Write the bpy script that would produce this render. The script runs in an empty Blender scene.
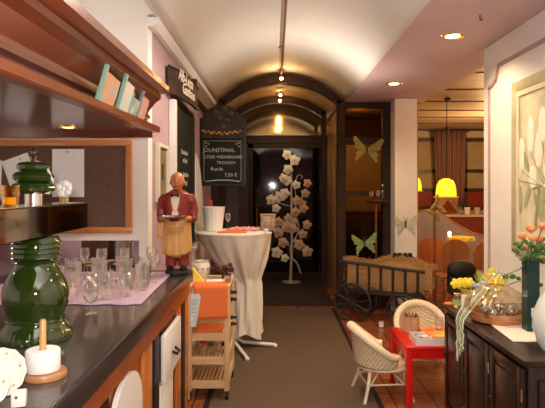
import bpy, bmesh, math, random
from mathutils import Vector, Matrix, Euler
random.seed(7)
COL = bpy.context.scene.collection
SC = bpy.context.scene
PI = math.pi
sin, cos = math.sin, math.cos
F = 540.0; VX = 274.0; VY = 188.0; EYE = 1.6
def PX(px, d): return (px - VX) / F * d
def PZ(py, d): return EYE - (py - VY) / F * d

# ------------------------------------------------------------ materials
def nt(m): return m.node_tree.nodes, m.node_tree.links
def base_mat(name, col, rough=.5, metal=0, spec=.5, coat=0, trans=0, ior=1.45, emit=None, es=0, sss=0):
    m = bpy.data.materials.new(name); m.use_nodes = True
    b = m.node_tree.nodes['Principled BSDF']
    b.inputs['Base Color'].default_value = (*col, 1)
    b.inputs['Roughness'].default_value = rough
    b.inputs['Metallic'].default_value = metal
    b.inputs['Specular IOR Level'].default_value = spec
    b.inputs['Coat Weight'].default_value = coat
    b.inputs['Transmission Weight'].default_value = trans
    b.inputs['IOR'].default_value = ior
    if emit:
        b.inputs['Emission Color'].default_value = (*emit, 1); b.inputs['Emission Strength'].default_value = es
    return m, b
def coords(m, scale=(1, 1, 1), rot=(0, 0, 0)):
    n, l = nt(m)
    tc = n.new('ShaderNodeTexCoord'); mp = n.new('ShaderNodeMapping')
    mp.inputs['Scale'].default_value = scale; mp.inputs['Rotation'].default_value = rot
    l.new(tc.outputs['Object'], mp.inputs['Vector']); return mp.outputs['Vector']
def bump(m, b, fac, strength=.3, dist=.01):
    n, l = nt(m); bp = n.new('ShaderNodeBump'); bp.inputs['Strength'].default_value = strength
    bp.inputs['Distance'].default_value = dist; l.new(fac, bp.inputs['Height']); l.new(bp.outputs['Normal'], b.inputs['Normal'])
def ramp(m, fac, stops):
    n, l = nt(m); r = n.new('ShaderNodeValToRGB'); e = r.color_ramp.elements
    while len(e) < len(stops): e.new(.5)
    for i, (p, c) in enumerate(stops): e[i].position = p; e[i].color = (*c, 1)
    l.new(fac, r.inputs['Fac']); return r.outputs['Color']
def noisy(name, c1, c2, scale=8, rough=.6, stretch=(1, 1, 1), bs=.15, detail=4, **k):
    m, b = base_mat(name, c1, rough, **k); n, l = nt(m)
    t = n.new('ShaderNodeTexNoise'); t.inputs['Scale'].default_value = scale; t.inputs['Detail'].default_value = detail
    l.new(coords(m, stretch), t.inputs['Vector'])
    l.new(ramp(m, t.outputs['Fac'], [(.35, c1), (.65, c2)]), b.inputs['Base Color'])
    if bs: bump(m, b, t.outputs['Fac'], bs, .004)
    return m
def wood(name, c1, c2, axis='Y', scale=14, rough=.3, coat=.3):
    st = {'X': (.08, 1, 1), 'Y': (1, .08, 1), 'Z': (1, 1, .08)}[axis]
    m, b = base_mat(name, c1, rough, coat=coat); n, l = nt(m)
    b.inputs['Coat Roughness'].default_value = .2
    t = n.new('ShaderNodeTexNoise'); t.inputs['Scale'].default_value = scale; t.inputs['Detail'].default_value = 6; t.inputs['Distortion'].default_value = .6
    l.new(coords(m, st), t.inputs['Vector'])
    l.new(ramp(m, t.outputs['Fac'], [(.3, c1), (.7, c2)]), b.inputs['Base Color'])
    bump(m, b, t.outputs['Fac'], .08, .002)
    return m
def wavy(name, c1, c2, scale, direction='X', rough=.8, bs=.5, dist=.004, rot=(0, 0, 0), distort=0):
    m, b = base_mat(name, c1, rough); n, l = nt(m)
    w = n.new('ShaderNodeTexWave'); w.inputs['Scale'].default_value = scale; w.bands_direction = direction
    w.inputs['Distortion'].default_value = distort
    l.new(coords(m, rot=rot), w.inputs['Vector'])
    l.new(ramp(m, w.outputs['Fac'], [(.2, c1), (.8, c2)]), b.inputs['Base Color'])
    bump(m, b, w.outputs['Fac'], bs, dist)
    return m
def wicker(name, c1, c2):
    m, b = base_mat(name, c1, .6); n, l = nt(m)
    v = coords(m)
    w1 = n.new('ShaderNodeTexWave'); w1.inputs['Scale'].default_value = 22; w1.bands_direction = 'Z'
    w2 = n.new('ShaderNodeTexWave'); w2.inputs['Scale'].default_value = 16; w2.bands_direction = 'DIAGONAL'
    l.new(v, w1.inputs['Vector']); l.new(v, w2.inputs['Vector'])
    mx = n.new('ShaderNodeMath'); mx.operation = 'MULTIPLY'; l.new(w1.outputs['Fac'], mx.inputs[0]); l.new(w2.outputs['Fac'], mx.inputs[1])
    l.new(ramp(m, mx.outputs[0], [(.0, c2), (.35, c1)]), b.inputs['Base Color'])
    bump(m, b, mx.outputs[0], .6, .006)
    return m
def glassy(name, col=(1, 1, 1), tr=.75, rough=.03):
    # thin glass: see-through with a mirror film, reads as clear drinking glass / panes
    m = bpy.data.materials.new(name); m.use_nodes = True; n, l = nt(m); n.clear()
    o = n.new('ShaderNodeOutputMaterial'); mx = n.new('ShaderNodeMixShader')
    t = n.new('ShaderNodeBsdfTransparent'); t.inputs['Color'].default_value = (*col, 1)
    g = n.new('ShaderNodeBsdfGlossy'); g.inputs['Roughness'].default_value = rough; g.inputs['Color'].default_value = (1, .97, .93, 1)
    lw = n.new('ShaderNodeLayerWeight'); lw.inputs['Blend'].default_value = 1 - tr
    l.new(lw.outputs['Facing'], mx.inputs['Fac']); l.new(t.outputs[0], mx.inputs[1]); l.new(g.outputs[0], mx.inputs[2])
    l.new(mx.outputs[0], o.inputs['Surface']); return m

M = {}
M['cream'] = noisy('cream_plaster', (.77, .73, .67), (.82, .78, .72), 3, .8, bs=.05)
M['vault'] = noisy('vault_plaster', (.74, .72, .68), (.78, .76, .72), 2, .75, bs=.04)
M['mauve'] = noisy('mauve_plaster', (.40, .27, .31), (.45, .31, .35), 3, .8, bs=.05)
M['soffit'] = noisy('pink_soffit', (.54, .385, .40), (.58, .42, .43), 2, .7, bs=.03)
M['mauvetrim'] = noisy('mauve_trim', (.45, .28, .32), (.48, .31, .34), 4, .7, bs=.02)
M['redwood'] = wood('red_mahogany', (.085, .013, .003), (.15, .026, .006), 'Y')
M['redwoodlite'] = wood('red_cherry_edge', (.14, .026, .005), (.21, .042, .008), 'Y')
M['barwood'] = wood('orange_bar_wood', (.24, .052, .012), (.33, .080, .018), 'Z')
M['stile'] = wood('light_orange_stile', (.42, .125, .022), (.54, .18, .035), 'Z')
M['framewood'] = wood('pine_frame', (.42, .15, .04), (.55, .22, .07), 'X')
M['under'] = noisy('glossy_brown_underside', (.13, .080, .060), (.19, .12, .09), 2, .15, stretch=(1, 3, 1), bs=0)
M['black'] = base_mat('black_gloss', (.010, .009, .009), .4, spec=.3)[0]
M['blackmat'] = base_mat('black_matte', (.012, .012, .012), .6)[0]
M['counter'] = noisy('dark_counter_laminate', (.055, .042, .035), (.085, .066, .055), 25, .16, bs=.02)
M['counteredge'] = noisy('dark_counter_edge', (.016, .015, .014), (.028, .026, .025), 12, .25, bs=.02)
M['steel'] = base_mat('polished_steel', (.75, .75, .75), .15, 1)[0]
M['darkmirror'] = base_mat('polished_dark_metal', (.42, .38, .36), .05, 1)[0]
M['greengl'] = base_mat('green_glazed_ceramic', (.020, .042, .004), .07, coat=1)[0]
M['greengl2'] = base_mat('green_glazed_ceramic_ring', (.020, .048, .006), .07, coat=1)[0]
M['white'] = base_mat('white_ceramic', (.80, .78, .72), .2, coat=.5)[0]
M['paper'] = noisy('white_paper', (.80, .80, .82), (.86, .86, .87), 4, .8, bs=0)
M['paperbluish'] = noisy('pale_leaflet', (.55, .66, .70), (.80, .83, .84), 18, .6, bs=0)
M['cork'] = noisy('brown_felt_board', (.115, .062, .045), (.15, .085, .06), 60, .95, bs=.1)
M['pinkcloth'] = noisy('mauve_cloth', (.46, .33, .44), (.52, .38, .49), 40, .9, bs=.2)
M['glass'] = glassy('clear_glass', (.99, .98, .97), .58, .07)
_n, _l = nt(M['glass'])
_d = _n.new('ShaderNodeBsdfDiffuse'); _d.inputs['Color'].default_value = (.9, .88, .85, 1)
_m = _n.new('ShaderNodeMixShader'); _m.inputs['Fac'].default_value = .045
_o = [x for x in _n if x.type == 'OUTPUT_MATERIAL'][0]; _src = _o.inputs['Surface'].links[0].from_socket
_l.new(_src, _m.inputs[1]); _l.new(_d.outputs[0], _m.inputs[2]); _l.new(_m.outputs[0], _o.inputs['Surface'])
M['amber'] = glassy('amber_glass', (1, .80, .25), .72)
M['cello'] = glassy('cellophane', (.95, .90, .80), .62, .22)
M['whitelam'] = noisy('white_laminate', (.76, .73, .70), (.80, .77, .74), 3, .35, bs=0)
M['terra'] = None
M['skinwood'] = noisy('painted_terracotta_skin', (.45, .15, .05), (.53, .20, .075), 14, .35, bs=.1)
M['redcoat'] = noisy('painted_red_jacket', (.17, .014, .010), (.24, .022, .014), 20, .22, bs=.15)
M['redtrouser'] = noisy('painted_red_trousers', (.17, .018, .014), (.30, .04, .02), 45, .3, bs=.15)
M['goldapron'] = noisy('painted_gold_apron', (.52, .26, .075), (.64, .35, .12), 10, .35, bs=.2)
M['shirt'] = base_mat('painted_cream_shirt', (.72, .60, .42), .4)[0]
M['darkwood'] = wood('dark_brown_wood', (.026, .012, .008), (.048, .023, .015), 'Z', 10, .5, .1)
M['darkwoodx'] = wood('dark_brown_beam', (.045, .024, .016), (.075, .040, .028), 'X', 10, .35)
M['archwood'] = noisy('dark_arch_wood', (.028, .014, .008), (.042, .022, .013), 8, .55, spec=.2, bs=.05)
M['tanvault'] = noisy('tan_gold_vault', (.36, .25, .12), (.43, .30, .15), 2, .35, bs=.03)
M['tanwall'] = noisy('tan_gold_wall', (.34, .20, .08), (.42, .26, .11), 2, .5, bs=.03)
M['sideboard'] = wood('espresso_sideboard_wood', (.012, .005, .0045), (.024, .010, .008), 'Y', 9, .28)
M['sideboardz'] = wood('espresso_sideboard_door', (.010, .0045, .004), (.020, .009, .007), 'Z', 9, .3)
M['pine'] = wood('pale_pine', (.62, .40, .20), (.76, .53, .30), 'Z', 12, .5, 0)
M['pinex'] = wood('pale_pine_slat', (.62, .40, .20), (.76, .53, .30), 'X', 12, .5, 0)
M['orange'] = noisy('orange_napkin_cloth', (.80, .17, .04), (.85, .21, .05), 60, .85, bs=.15)
M['yellow'] = noisy('yellow_paper', (.88, .62, .06), (.92, .70, .1), 10, .7, bs=0)
M['tablecloth'] = noisy('white_linen', (.78, .72, .60), (.84, .78, .66), 6, .85, bs=.15)
M['whitemetal'] = base_mat('white_metal', (.82, .80, .77), .3)[0]
M['redpaint'] = noisy('red_paint', (.58, .008, .007), (.64, .013, .010), 5, .25, bs=.02)
M['wicker'] = wicker('cream_wicker', (.82, .72, .52), (.50, .38, .22))
M['wickerframe'] = noisy('cream_cane', (.72, .61, .42), (.82, .72, .52), 40, .5, bs=.2)
M['seatpad'] = noisy('woven_seat', (.74, .52, .28), (.82, .62, .38), 60, .7, bs=.3)
M['hay'] = noisy('straw', (.38, .20, .07), (.58, .36, .15), 40, .9, stretch=(1, 1, 5), bs=.6)
M['cartwood'] = wood('weathered_black_wood', (.018, .012, .010), (.035, .024, .020), 'X', 12, .5, 0)
M['greenfly'] = noisy('green_fabric', (.12, .20, .04), (.26, .34, .12), 30, .6, bs=.1)
M['greenflypale'] = noisy('pale_green_fabric', (.38, .46, .30), (.62, .64, .50), 25, .6, bs=.1)
M['goldfly'] = noisy('olive_gold_fabric', (.24, .19, .03), (.36, .28, .07), 30, .5, bs=.1)
M['vine'] = base_mat('cream_metal_stem', (.62, .50, .38), .35, .3)[0]
M['leafwhite'] = noisy('cream_leaf', (.78, .70, .55), (.86, .80, .66), 20, .45, bs=.1)
M['leafpeach'] = noisy('peach_leaf', (.55, .32, .19), (.68, .46, .30), 20, .45, bs=.1)
M['chalkboard'] = noisy('chalkboard_slate', (.006, .008, .007), (.012, .015, .012), 6, .75, spec=.25, bs=0)
M['chalk'] = base_mat('chalk', (.42, .41, .38), .9)[0]
M['signpaint'] = base_mat('pale_sign_paint', (.75, .72, .66), .6)[0]
M['brownsign'] = noisy('brown_sign_wood', (.024, .012, .008), (.050, .025, .015), 20, .6, spec=.3, bs=.1)
M['goldpaint'] = noisy('gold_paint', (.38, .20, .04), (.46, .26, .07), 30, .35, bs=.1, metal=.3)
M['greenpaint'] = noisy('dark_green_ornament', (.025, .03, .015), (.07, .06, .03), 40, .5, bs=.1)
M['curtain'] = wavy('brown_curtain', (.20, .10, .070), (.28, .15, .105), 9, 'X', .9, .4, .01)
M['plank'] = noisy('cream_plank', (.50, .38, .24), (.58, .45, .29), 3, .5, stretch=(.3, 2, 1), bs=.03)
M['bluegrey'] = noisy('blue_grey_panel', (.34, .33, .36), (.40, .39, .42), 3, .8, bs=.03)
M['chairwood'] = wood('chestnut_wood', (.26, .09, .03), (.36, .14, .05), 'Z', 8, .35)
M['windowglow'] = noisy('dim_window_blind', (.34, .26, .13), (.40, .31, .16), 4, .7, bs=0)
M['shadeyellow'] = base_mat('yellow_glass_shade', (.95, .62, .03), .3, emit=(1, .50, .02), es=1.5)[0]
M['brassrim'] = base_mat('copper_rim', (.9, .45, .12), .3, .6, emit=(1, .4, .05), es=.35)[0]
M['lampglow'] = base_mat('lamp_glow', (1, .8, .5), .3, emit=(1, .72, .38), es=40)[0]
M['downglow'] = base_mat('downlight_glow', (1, .8, .4), .3, emit=(1, .74, .25), es=9)[0]
M['brass'] = base_mat('brass_ring', (.85, .55, .2), .25, .9)[0]
M['copper'] = base_mat('dark_copper_rod', (.30, .13, .07), .35, .8)[0]
M['roll'] = noisy('white_tissue_roll', (.84, .82, .80), (.88, .86, .84), 40, .9, bs=.2)
M['rollwood'] = wood('light_brown_turned_wood', (.40, .17, .07), (.52, .25, .11), 'X', 10, .4)
M['dowel'] = wood('light_dowel', (.62, .30, .10), (.72, .38, .14), 'Z', 10, .4)
M['teal'] = noisy('dark_teal_metal', (.012, .040, .042), (.02, .055, .052), 8, .3, bs=0, metal=.3)
M['celadon'] = base_mat('pale_celadon_ceramic', (.66, .74, .66), .2, coat=.6)[0]
M['blueball'] = noisy('blue_white_ornament', (.25, .33, .50), (.70, .72, .75), 30, .2, bs=.05)
M['green'] = noisy('leaf_green', (.04, .12, .03), (.10, .22, .05), 30, .5, bs=.1)
M['lgreen'] = noisy('light_leaf_green', (.30, .42, .10), (.50, .58, .22), 30, .5, bs=.1)
M['daff'] = noisy('daffodil_yellow', (.90, .72, .03), (.95, .80, .08), 20, .5, bs=.05)
M['bowlyellow'] = base_mat('yellow_glazed_bowl', (.85, .70, .05), .25, coat=.4)[0]
M['rose'] = noisy('peach_rose', (.75, .22, .12), (.90, .52, .26), 30, .6, bs=.15)
M['roseyellow'] = noisy('peach_yellow_rose', (.85, .50, .18), (.80, .24, .14), 25, .6, bs=.15)
M['lavender'] = noisy('grey_lavender', (.35, .36, .42), (.50, .50, .56), 60, .9, bs=.5)
M['basket'] = wavy('orange_wicker_tray', (.42, .15, .05), (.68, .30, .12), 30, 'Z', .6, .6, .004)
M['linen'] = noisy('cream_runner_cloth', (.82, .72, .58), (.86, .77, .64), 60, .9, bs=.15)
M['foil'] = noisy('dark_foil', (.12, .10, .10), (.65, .62, .60), 30, .2, bs=.3, metal=.8)
M['gframe'] = noisy('grey_green_picture_frame', (.42, .38, .22), (.55, .50, .32), 8, .4, bs=.1)
M['gframelight'] = noisy('cream_picture_slip', (.74, .66, .44), (.80, .73, .52), 8, .4, bs=.1)
M['canvas'] = noisy('painted_canvas', (.52, .50, .32), (.80, .70, .48), 5, .7, bs=.05)
M['tulip'] = noisy('painted_white_tulip', (.86, .80, .62), (.92, .88, .75), 12, .7, bs=.05)
M['stem'] = noisy('painted_stem', (.34, .36, .18), (.44, .44, .24), 12, .7, bs=.05)
M['book1'] = noisy('orange_picture_cover', (.75, .28, .10), (.45, .45, .38), 22, .4, bs=0)
M['book2'] = noisy('pink_picture_cover', (.72, .55, .45), (.50, .62, .55), 22, .4, bs=0)
M['book3'] = noisy('teal_picture_cover', (.16, .26, .24), (.55, .50, .42), 22, .4, bs=0)
M['book4'] = noisy('pale_brown_cover', (.50, .26, .18), (.60, .34, .24), 22, .4, bs=0)
M['spine'] = base_mat('teal_green_spine', (.22, .42, .33), .35)[0]
M['navyspine'] = base_mat('grey_blue_spine', (.16, .22, .26), .35)[0]
M['darkred'] = noisy('dark_red_box', (.085, .022, .018), (.12, .03, .025), 6, .5, bs=0)
M['potwhite'] = noisy('cream_pot_with_blue', (.70, .64, .52), (.76, .70, .58), 20, .3, bs=0)
M['bluepaint'] = base_mat('blue_pattern', (.22, .27, .34), .4)[0]
M['petal'] = noisy('pink_petals', (.78, .18, .25), (.90, .55, .52), 60, .7, bs=.3)
M['winebottle'] = base_mat('dark_wine_glass', (.02, .02, .015), .08, coat=1)[0]
M['berry'] = noisy('dark_purple_berries', (.035, .012, .018), (.08, .025, .03), 40, .3, bs=.2)
M['cushion'] = noisy('woven_brown_cushion', (.24, .10, .06), (.40, .22, .14), 14, .8, bs=.2)
M['jug'] = noisy('gold_brown_ceramic', (.40, .24, .10), (.50, .32, .14), 14, .35, bs=.1)
M['rope'] = noisy('coffee_brown', (.25, .14, .08), (.40, .26, .15), 40, .5, bs=.2)

def tile_mat():
    m, b = base_mat('terracotta_tiles', (.4, .15, .08), .22); n, l = nt(m)
    br = n.new('ShaderNodeTexBrick'); br.offset = 0
    br.inputs['Scale'].default_value = 1; br.inputs['Brick Width'].default_value = .3; br.inputs['Row Height'].default_value = .3
    br.inputs['Mortar Size'].default_value = .006; br.inputs['Color1'].default_value = (.40, .115, .040, 1); br.inputs['Color2'].default_value = (.30, .082, .032, 1)
    br.inputs['Mortar'].default_value = (.07, .035, .025, 1)
    l.new(coords(m), br.inputs['Vector'])
    t = n.new('ShaderNodeTexNoise'); t.inputs['Scale'].default_value = 7; l.new(coords(m), t.inputs['Vector'])
    mx = n.new('ShaderNodeMix'); mx.data_type = 'RGBA'; mx.blend_type = 'MULTIPLY'; mx.inputs['Factor'].default_value = .6
    l.new(br.outputs['Color'], mx.inputs['A']); l.new(ramp(m, t.outputs['Fac'], [(.3, (.6, .6, .6)), (.7, (1, 1, 1))]), mx.inputs['B'])
    l.new(mx.outputs['Result'], b.inputs['Base Color']); bump(m, b, br.outputs['Fac'], -.2, .004)
    return m
M['terra'] = tile_mat()
def carpet_mat():
    m, b = base_mat('ribbed_brown_matting', (.1, .05, .03), .9); n, l = nt(m)
    w = n.new('ShaderNodeTexWave'); w.inputs['Scale'].default_value = 9; w.bands_direction = 'Y'
    w2 = n.new('ShaderNodeTexWave'); w2.inputs['Scale'].default_value = 22; w2.bands_direction = 'X'
    v = coords(m); l.new(v, w.inputs['Vector']); l.new(v, w2.inputs['Vector'])
    mx = n.new('ShaderNodeMath'); mx.operation = 'MULTIPLY'; l.new(w.outputs['Fac'], mx.inputs[0]); l.new(w2.outputs['Fac'], mx.inputs[1])
    l.new(ramp(m, mx.outputs[0], [(.0, (.095, .060, .036)), (.8, (.17, .110, .066))]), b.inputs['Base Color'])
    bump(m, b, mx.outputs[0], .5, .004); return m
M['carpet'] = carpet_mat()

# ------------------------------------------------------------ geometry
def wl(p):
    v = Vector((0, 0, 0))
    while p: v += p.location; p = p.parent
    return v
class MB:
    def __init__(s): s.bm = bmesh.new()
    def _x(s, vs, rot, c):
        R = Euler(rot).to_matrix() if rot else None
        for v in vs:
            if R: v.co = R @ v.co
            v.co += Vector(c)
    def box(s, c, d, rot=None, bev=0):
        r = bmesh.ops.create_cube(s.bm, size=1); vs = r['verts']
        for v in vs: v.co = Vector((v.co.x * d[0], v.co.y * d[1], v.co.z * d[2]))
        if bev:
            es = list({e for v in vs for e in v.link_edges})
            rr = bmesh.ops.bevel(s.bm, geom=es, offset=bev, segments=2, affect='EDGES', profile=.5)
            vs = list({v for f in rr['faces'] for v in f.verts})
        s._x(vs, rot, c); return s
    def bb(s, x0, x1, y0, y1, z0, z1, bev=0):
        return s.box(((x0 + x1) / 2, (y0 + y1) / 2, (z0 + z1) / 2), (x1 - x0, y1 - y0, z1 - z0), None, bev)
    def tube(s, pts, r, seg=8, cap=True, closed=False):
        pts = [Vector(p) for p in pts]; n = len(pts)
        rs = r if isinstance(r, (list, tuple)) else [r] * n
        rings = []; prev = None
        for i, p in enumerate(pts):
            if closed: t = pts[(i + 1) % n] - pts[i - 1]
            else: t = pts[min(i + 1, n - 1)] - pts[max(i - 1, 0)]
            t.normalize()
            if prev is None:
                a = Vector((0, 0, 1)) if abs(t.z) < .9 else Vector((1, 0, 0))
                u = t.cross(a).normalized()
            else:
                u = (prev - t * prev.dot(t))
                u = u.normalized() if u.length > 1e-6 else t.orthogonal().normalized()
            prev = u; w = t.cross(u)
            rings.append([s.bm.verts.new(p + (u * cos(2 * PI * k / seg) + w * sin(2 * PI * k / seg)) * rs[i]) for k in range(seg)])
        m = n if closed else n - 1
        for i in range(m):
            a, b = rings[i], rings[(i + 1) % n]
            for k in range(seg): s.bm.faces.new((a[k], a[(k + 1) % seg], b[(k + 1) % seg], b[k]))
        if cap and not closed:
            s.bm.faces.new(rings[0][::-1]); s.bm.faces.new(rings[-1])
        return s
    def lathe(s, prof, c=(0, 0, 0), seg=24, fx=None, sc=(1, 1)):
        rings = []
        for (r, z) in prof:
            ring = []
            for k in range(seg):
                a = 2 * PI * k / seg; rr = max(r, .0002)
                if fx: rr = fx(rr, z, a)
                ring.append(s.bm.verts.new((c[0] + rr * cos(a) * sc[0], c[1] + rr * sin(a) * sc[1], c[2] + z)))
            rings.append(ring)
        for a, b in zip(rings, rings[1:]):
            for k in range(seg): s.bm.faces.new((a[k], a[(k + 1) % seg], b[(k + 1) % seg], b[k]))
        return s
    def cyl(s, c, r, h, seg=20, r2=None):
        r2 = r if r2 is None else r2
        return s.lathe([(0, 0), (r, 0), (r2, h), (0, h)], c, seg)
    def sph(s, c, r, sc=(1, 1, 1), rot=None, u=14, v=9):
        q = bmesh.ops.create_uvsphere(s.bm, u_segments=u, v_segments=v, radius=r)['verts']
        for w in q: w.co = Vector((w.co.x * sc[0], w.co.y * sc[1], w.co.z * sc[2]))
        s._x(q, rot, c); return s
    def prism(s, pts, vec, c=(0, 0, 0), rot=None):
        vec = Vector(vec); a = [s.bm.verts.new(Vector(p)) for p in pts]; b = [s.bm.verts.new(Vector(p) + vec) for p in pts]
        s.bm.faces.new(a); s.bm.faces.new(b[::-1]); n = len(pts)
        for i in range(n): s.bm.faces.new((a[i], b[i], b[(i + 1) % n], a[(i + 1) % n]))
        s._x(a + b, rot, c); return s
    def face(s, pts):
        s.bm.faces.new([s.bm.verts.new(Vector(p)) for p in pts]); return s
    def grid(s, fn, nu, nv):
        g = [[s.bm.verts.new(Vector(fn(i / nu, j / nv))) for j in range(nv + 1)] for i in range(nu + 1)]
        for i in range(nu):
            for j in range(nv): s.bm.faces.new((g[i][j], g[i + 1][j], g[i + 1][j + 1], g[i][j + 1]))
        return s
    def build(s, name, mat, parent=None, smooth=True, world=True, mods=None, solid=0):
        bmesh.ops.recalc_face_normals(s.bm, faces=s.bm.faces[:])
        if parent is not None and world:
            off = wl(parent)
            for v in s.bm.verts: v.co -= off
        me = bpy.data.meshes.new(name); 
        if smooth:
            for f in s.bm.faces: f.smooth = True
            for e in s.bm.edges:
                if len(e.link_faces) == 2 and e.calc_face_angle(0) > .7: e.smooth = False
        s.bm.to_mesh(me); s.bm.free()
        me.materials.append(mat)
        o = bpy.data.objects.new(name, me); COL.objects.link(o)
        if parent is not None: o.parent = parent
        if solid:
            q = o.modifiers.new('solid', 'SOLIDIFY'); q.thickness = solid; q.offset = 0
        return o
def tag(o, label, cat, group=None, kind=None):
    o['label'] = label; o['category'] = cat
    if group: o['group'] = group
    if kind: o['kind'] = kind
    return o
def thing(name, loc, label, cat, group=None):
    o = bpy.data.objects.new(name, None); o.empty_display_size = .05; COL.objects.link(o); o.location = loc
    return tag(o, label, cat, group)
def struct(o): o['kind'] = 'structure'; return o
def origin(o, p):
    "move a single-mesh thing's origin to its base"
    p = Vector(p)
    for v in o.data.vertices: v.co -= p
    o.location = p; return o
def dup(root, loc, rotz=None, label=None):
    r = root.copy(); COL.objects.link(r); r.location = loc
    if rotz is not None: r.rotation_euler = (0, 0, rotz)
    if label: r['label'] = label
    for ch in list(root.children):
        c = ch.copy(); COL.objects.link(c); c.parent = r
        for g in list(ch.children):
            d = g.copy(); COL.objects.link(d); d.parent = c
    return r
def text(body, size, mat, parent, loc, rot, extr=.001, name='lettering', shear=0):
    cu = bpy.data.curves.new('t', 'FONT'); cu.body = body; cu.size = size; cu.extrude = extr; cu.align_x = 'CENTER'; cu.shear = shear
    cu.resolution_u = 2
    t = bpy.data.objects.new('t', cu); COL.objects.link(t)
    bpy.context.view_layer.update()
    me = bpy.data.meshes.new_from_object(t.evaluated_get(bpy.context.evaluated_depsgraph_get()))
    bpy.data.objects.remove(t); me.materials.clear(); me.materials.append(mat)
    o = bpy.data.objects.new(name, me); COL.objects.link(o); o.parent = parent
    Mx = Matrix.Translation(Vector(loc) - wl(parent)) @ Euler(rot).to_matrix().to_4x4()
    me.transform(Mx)
    return o
def remesh(o, vox):
    q = o.modifiers.new('r', 'REMESH'); q.mode = 'VOXEL'; q.voxel_size = vox; q.use_smooth_shade = True
    w = o.modifiers.new('s', 'SMOOTH'); w.factor = .6; w.iterations = 3
    bpy.context.view_layer.update()
    me = bpy.data.meshes.new_from_object(o.evaluated_get(bpy.context.evaluated_depsgraph_get()))
    o.modifiers.clear(); mat = o.data.materials[0]; o.data = me
    me.materials.clear(); me.materials.append(mat)
    for p in me.polygons: p.use_smooth = True
    return o

# ================================================================= ROOM
XL, XR0, XW = -.84, .95, 1.73       # left wall, vault right spring, right wall
ZS, ZA = 2.74, 3.09                 # spring, apex
YE = 7.2                            # glass wall
XC = (-.765 + XR0) / 2; HW = (XR0 + .765) / 2
RV = (HW ** 2 + (ZA - ZS) ** 2) / (2 * (ZA - ZS))
def vz(x, drop=0):
    return ZA - RV + math.sqrt(max((RV - drop) ** 2 - (x - XC) ** 2, 0))
struct(MB().bb(-3.3, 6.6, -2.2, 12, -.1, 0).build('floor', M['terra'], smooth=False))
# vault
n = 32
b = MB(); b.grid(lambda u, v: (-.765 + u * (XR0 + .765), -2.0 + v * (YE + 2.0), vz(-.765 + u * (XR0 + .765))), n, 1)
struct(b.build('ceiling', M['vault'], solid=.02))
struct(MB().bb(XR0, 1.96, -2.0, YE + .0, ZS, ZS + .06).build('ceiling', M['soffit'], smooth=False))
struct(MB().bb(-3.2, -.765, -2.0, 3.6, 3.2, 3.26).bb(-.79, -.765, -2.0, 3.72, ZS, 3.2).build('ceiling', M['cream'], smooth=False))
# left cornice between wall and vault
struct(MB().prism([(-.84, 3.6, ZS + .02), (-.765, 3.6, ZS + .02), (-.765, 3.6, ZS - .02), (-.80, 3.6, ZS - .06), (-.84, 3.6, ZS - .06)], (0, YE - 3.6, 0)).build('trim_1', M['cream'], smooth=False))
struct(MB().bb(XL - .12, XL, 3.72, 9.6, 0, ZS + .3).build('wall_left', M['mauve'], smooth=False))
# wall with the notice board: pass-through below z 1.25
struct(MB().bb(-3.2, XL + .05, 3.6, 3.72, ZS, 3.2).bb(-3.2, XL, 3.6, 3.72, 1.25, ZS).bb(-.90, XL, 3.6, 3.72, 0, 1.25).build('wall_bar', M['cream'], smooth=False))
struct(MB().bb(-3.2, -.96, 4.25, 4.3, 0, 2.0).build('wall_niche', M['mauve'], smooth=False))
struct(MB().bb(-3.2, -.96, 3.72, 4.25, 1.6, 1.64).build('ceiling', M['cream'], smooth=False))
struct(MB().bb(-3.3, -3.2, -2.1, 4.3, 0, ZS + .1).build('wall_outer', M['cream'], smooth=False))
struct(MB().bb(-3.3, 1.9, -2.2, -2.1, 0, 3.3).build('wall_behind', M['curtain'], smooth=False))
# right wall with recessed panel outline
struct(MB().bb(XW, XW + .14, -2.1, 4.45, 0, ZS).build('wall_right', M['cream'], smooth=False))
b = MB()
zt = 2.545
for (y0, z0, y1, z1) in [(4.33, .86, 4.33, 2.40), (4.33, 2.40, 4.20, 2.44), (4.20, 2.44, 4.15, zt), (4.15, zt, -1.5, zt)]:
    dy, dz = y1 - y0, z1 - z0; L = math.hypot(dy, dz) + .02
    b.box((XW - .004, (y0 + y1) / 2, (z0 + z1) / 2), (.012, L, .028), (math.atan2(dz, dy), 0, 0))
struct(b.build('trim_2', M['mauvetrim'], smooth=False))
# pillar
PLx0, PLx1 = 1.546, 1.827
struct(MB().bb(PLx0, PLx1, YE - .3 + .0, YE, 0, ZS).build('wall_pillar', M['cream'], smooth=False))
# ---- back room (right)
RZ = 2.8; RY = 11.0
struct(MB().bb(1.96, 6.5, 4.45, RY + .1, RZ, RZ + .06).bb(1.96,1.99,4.45,RY,ZS,RZ).build('ceiling', M['plank'], smooth=False))
b = MB()
for d in (5.6, 6.55, 7.45, 8.3, 9.1, 10.0): b.bb(1.99, 6.5, d - .02, d + .02, RZ - .012, RZ)
b.bb(1.99, 6.5, RY - .06, RY, RZ - .04, RZ)
struct(b.build('trim_3', M['darkwoodx'], smooth=False))
struct(MB().bb(1.6, 6.6, RY, RY + .1, 0, RZ).build('wall_far', M['plank'], smooth=False))
struct(MB().bb(6.5, 6.6, 4.4, RY + .1, 0, RZ).build('wall_side', M['plank'], smooth=False))
struct(MB().bb(XW + .14, 6.6, 4.3, 4.4, 0, RZ).build('wall_near', M['plank'], smooth=False))
# partition between vestibule side bay and back room
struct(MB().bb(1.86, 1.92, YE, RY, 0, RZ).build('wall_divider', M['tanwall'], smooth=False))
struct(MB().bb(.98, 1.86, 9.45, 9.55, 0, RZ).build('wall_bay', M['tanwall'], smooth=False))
struct(MB().bb(.90, 1.86, YE, 9.5, RZ - .02, RZ + .04).build('ceiling', M['tanwall'], smooth=False))
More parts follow.
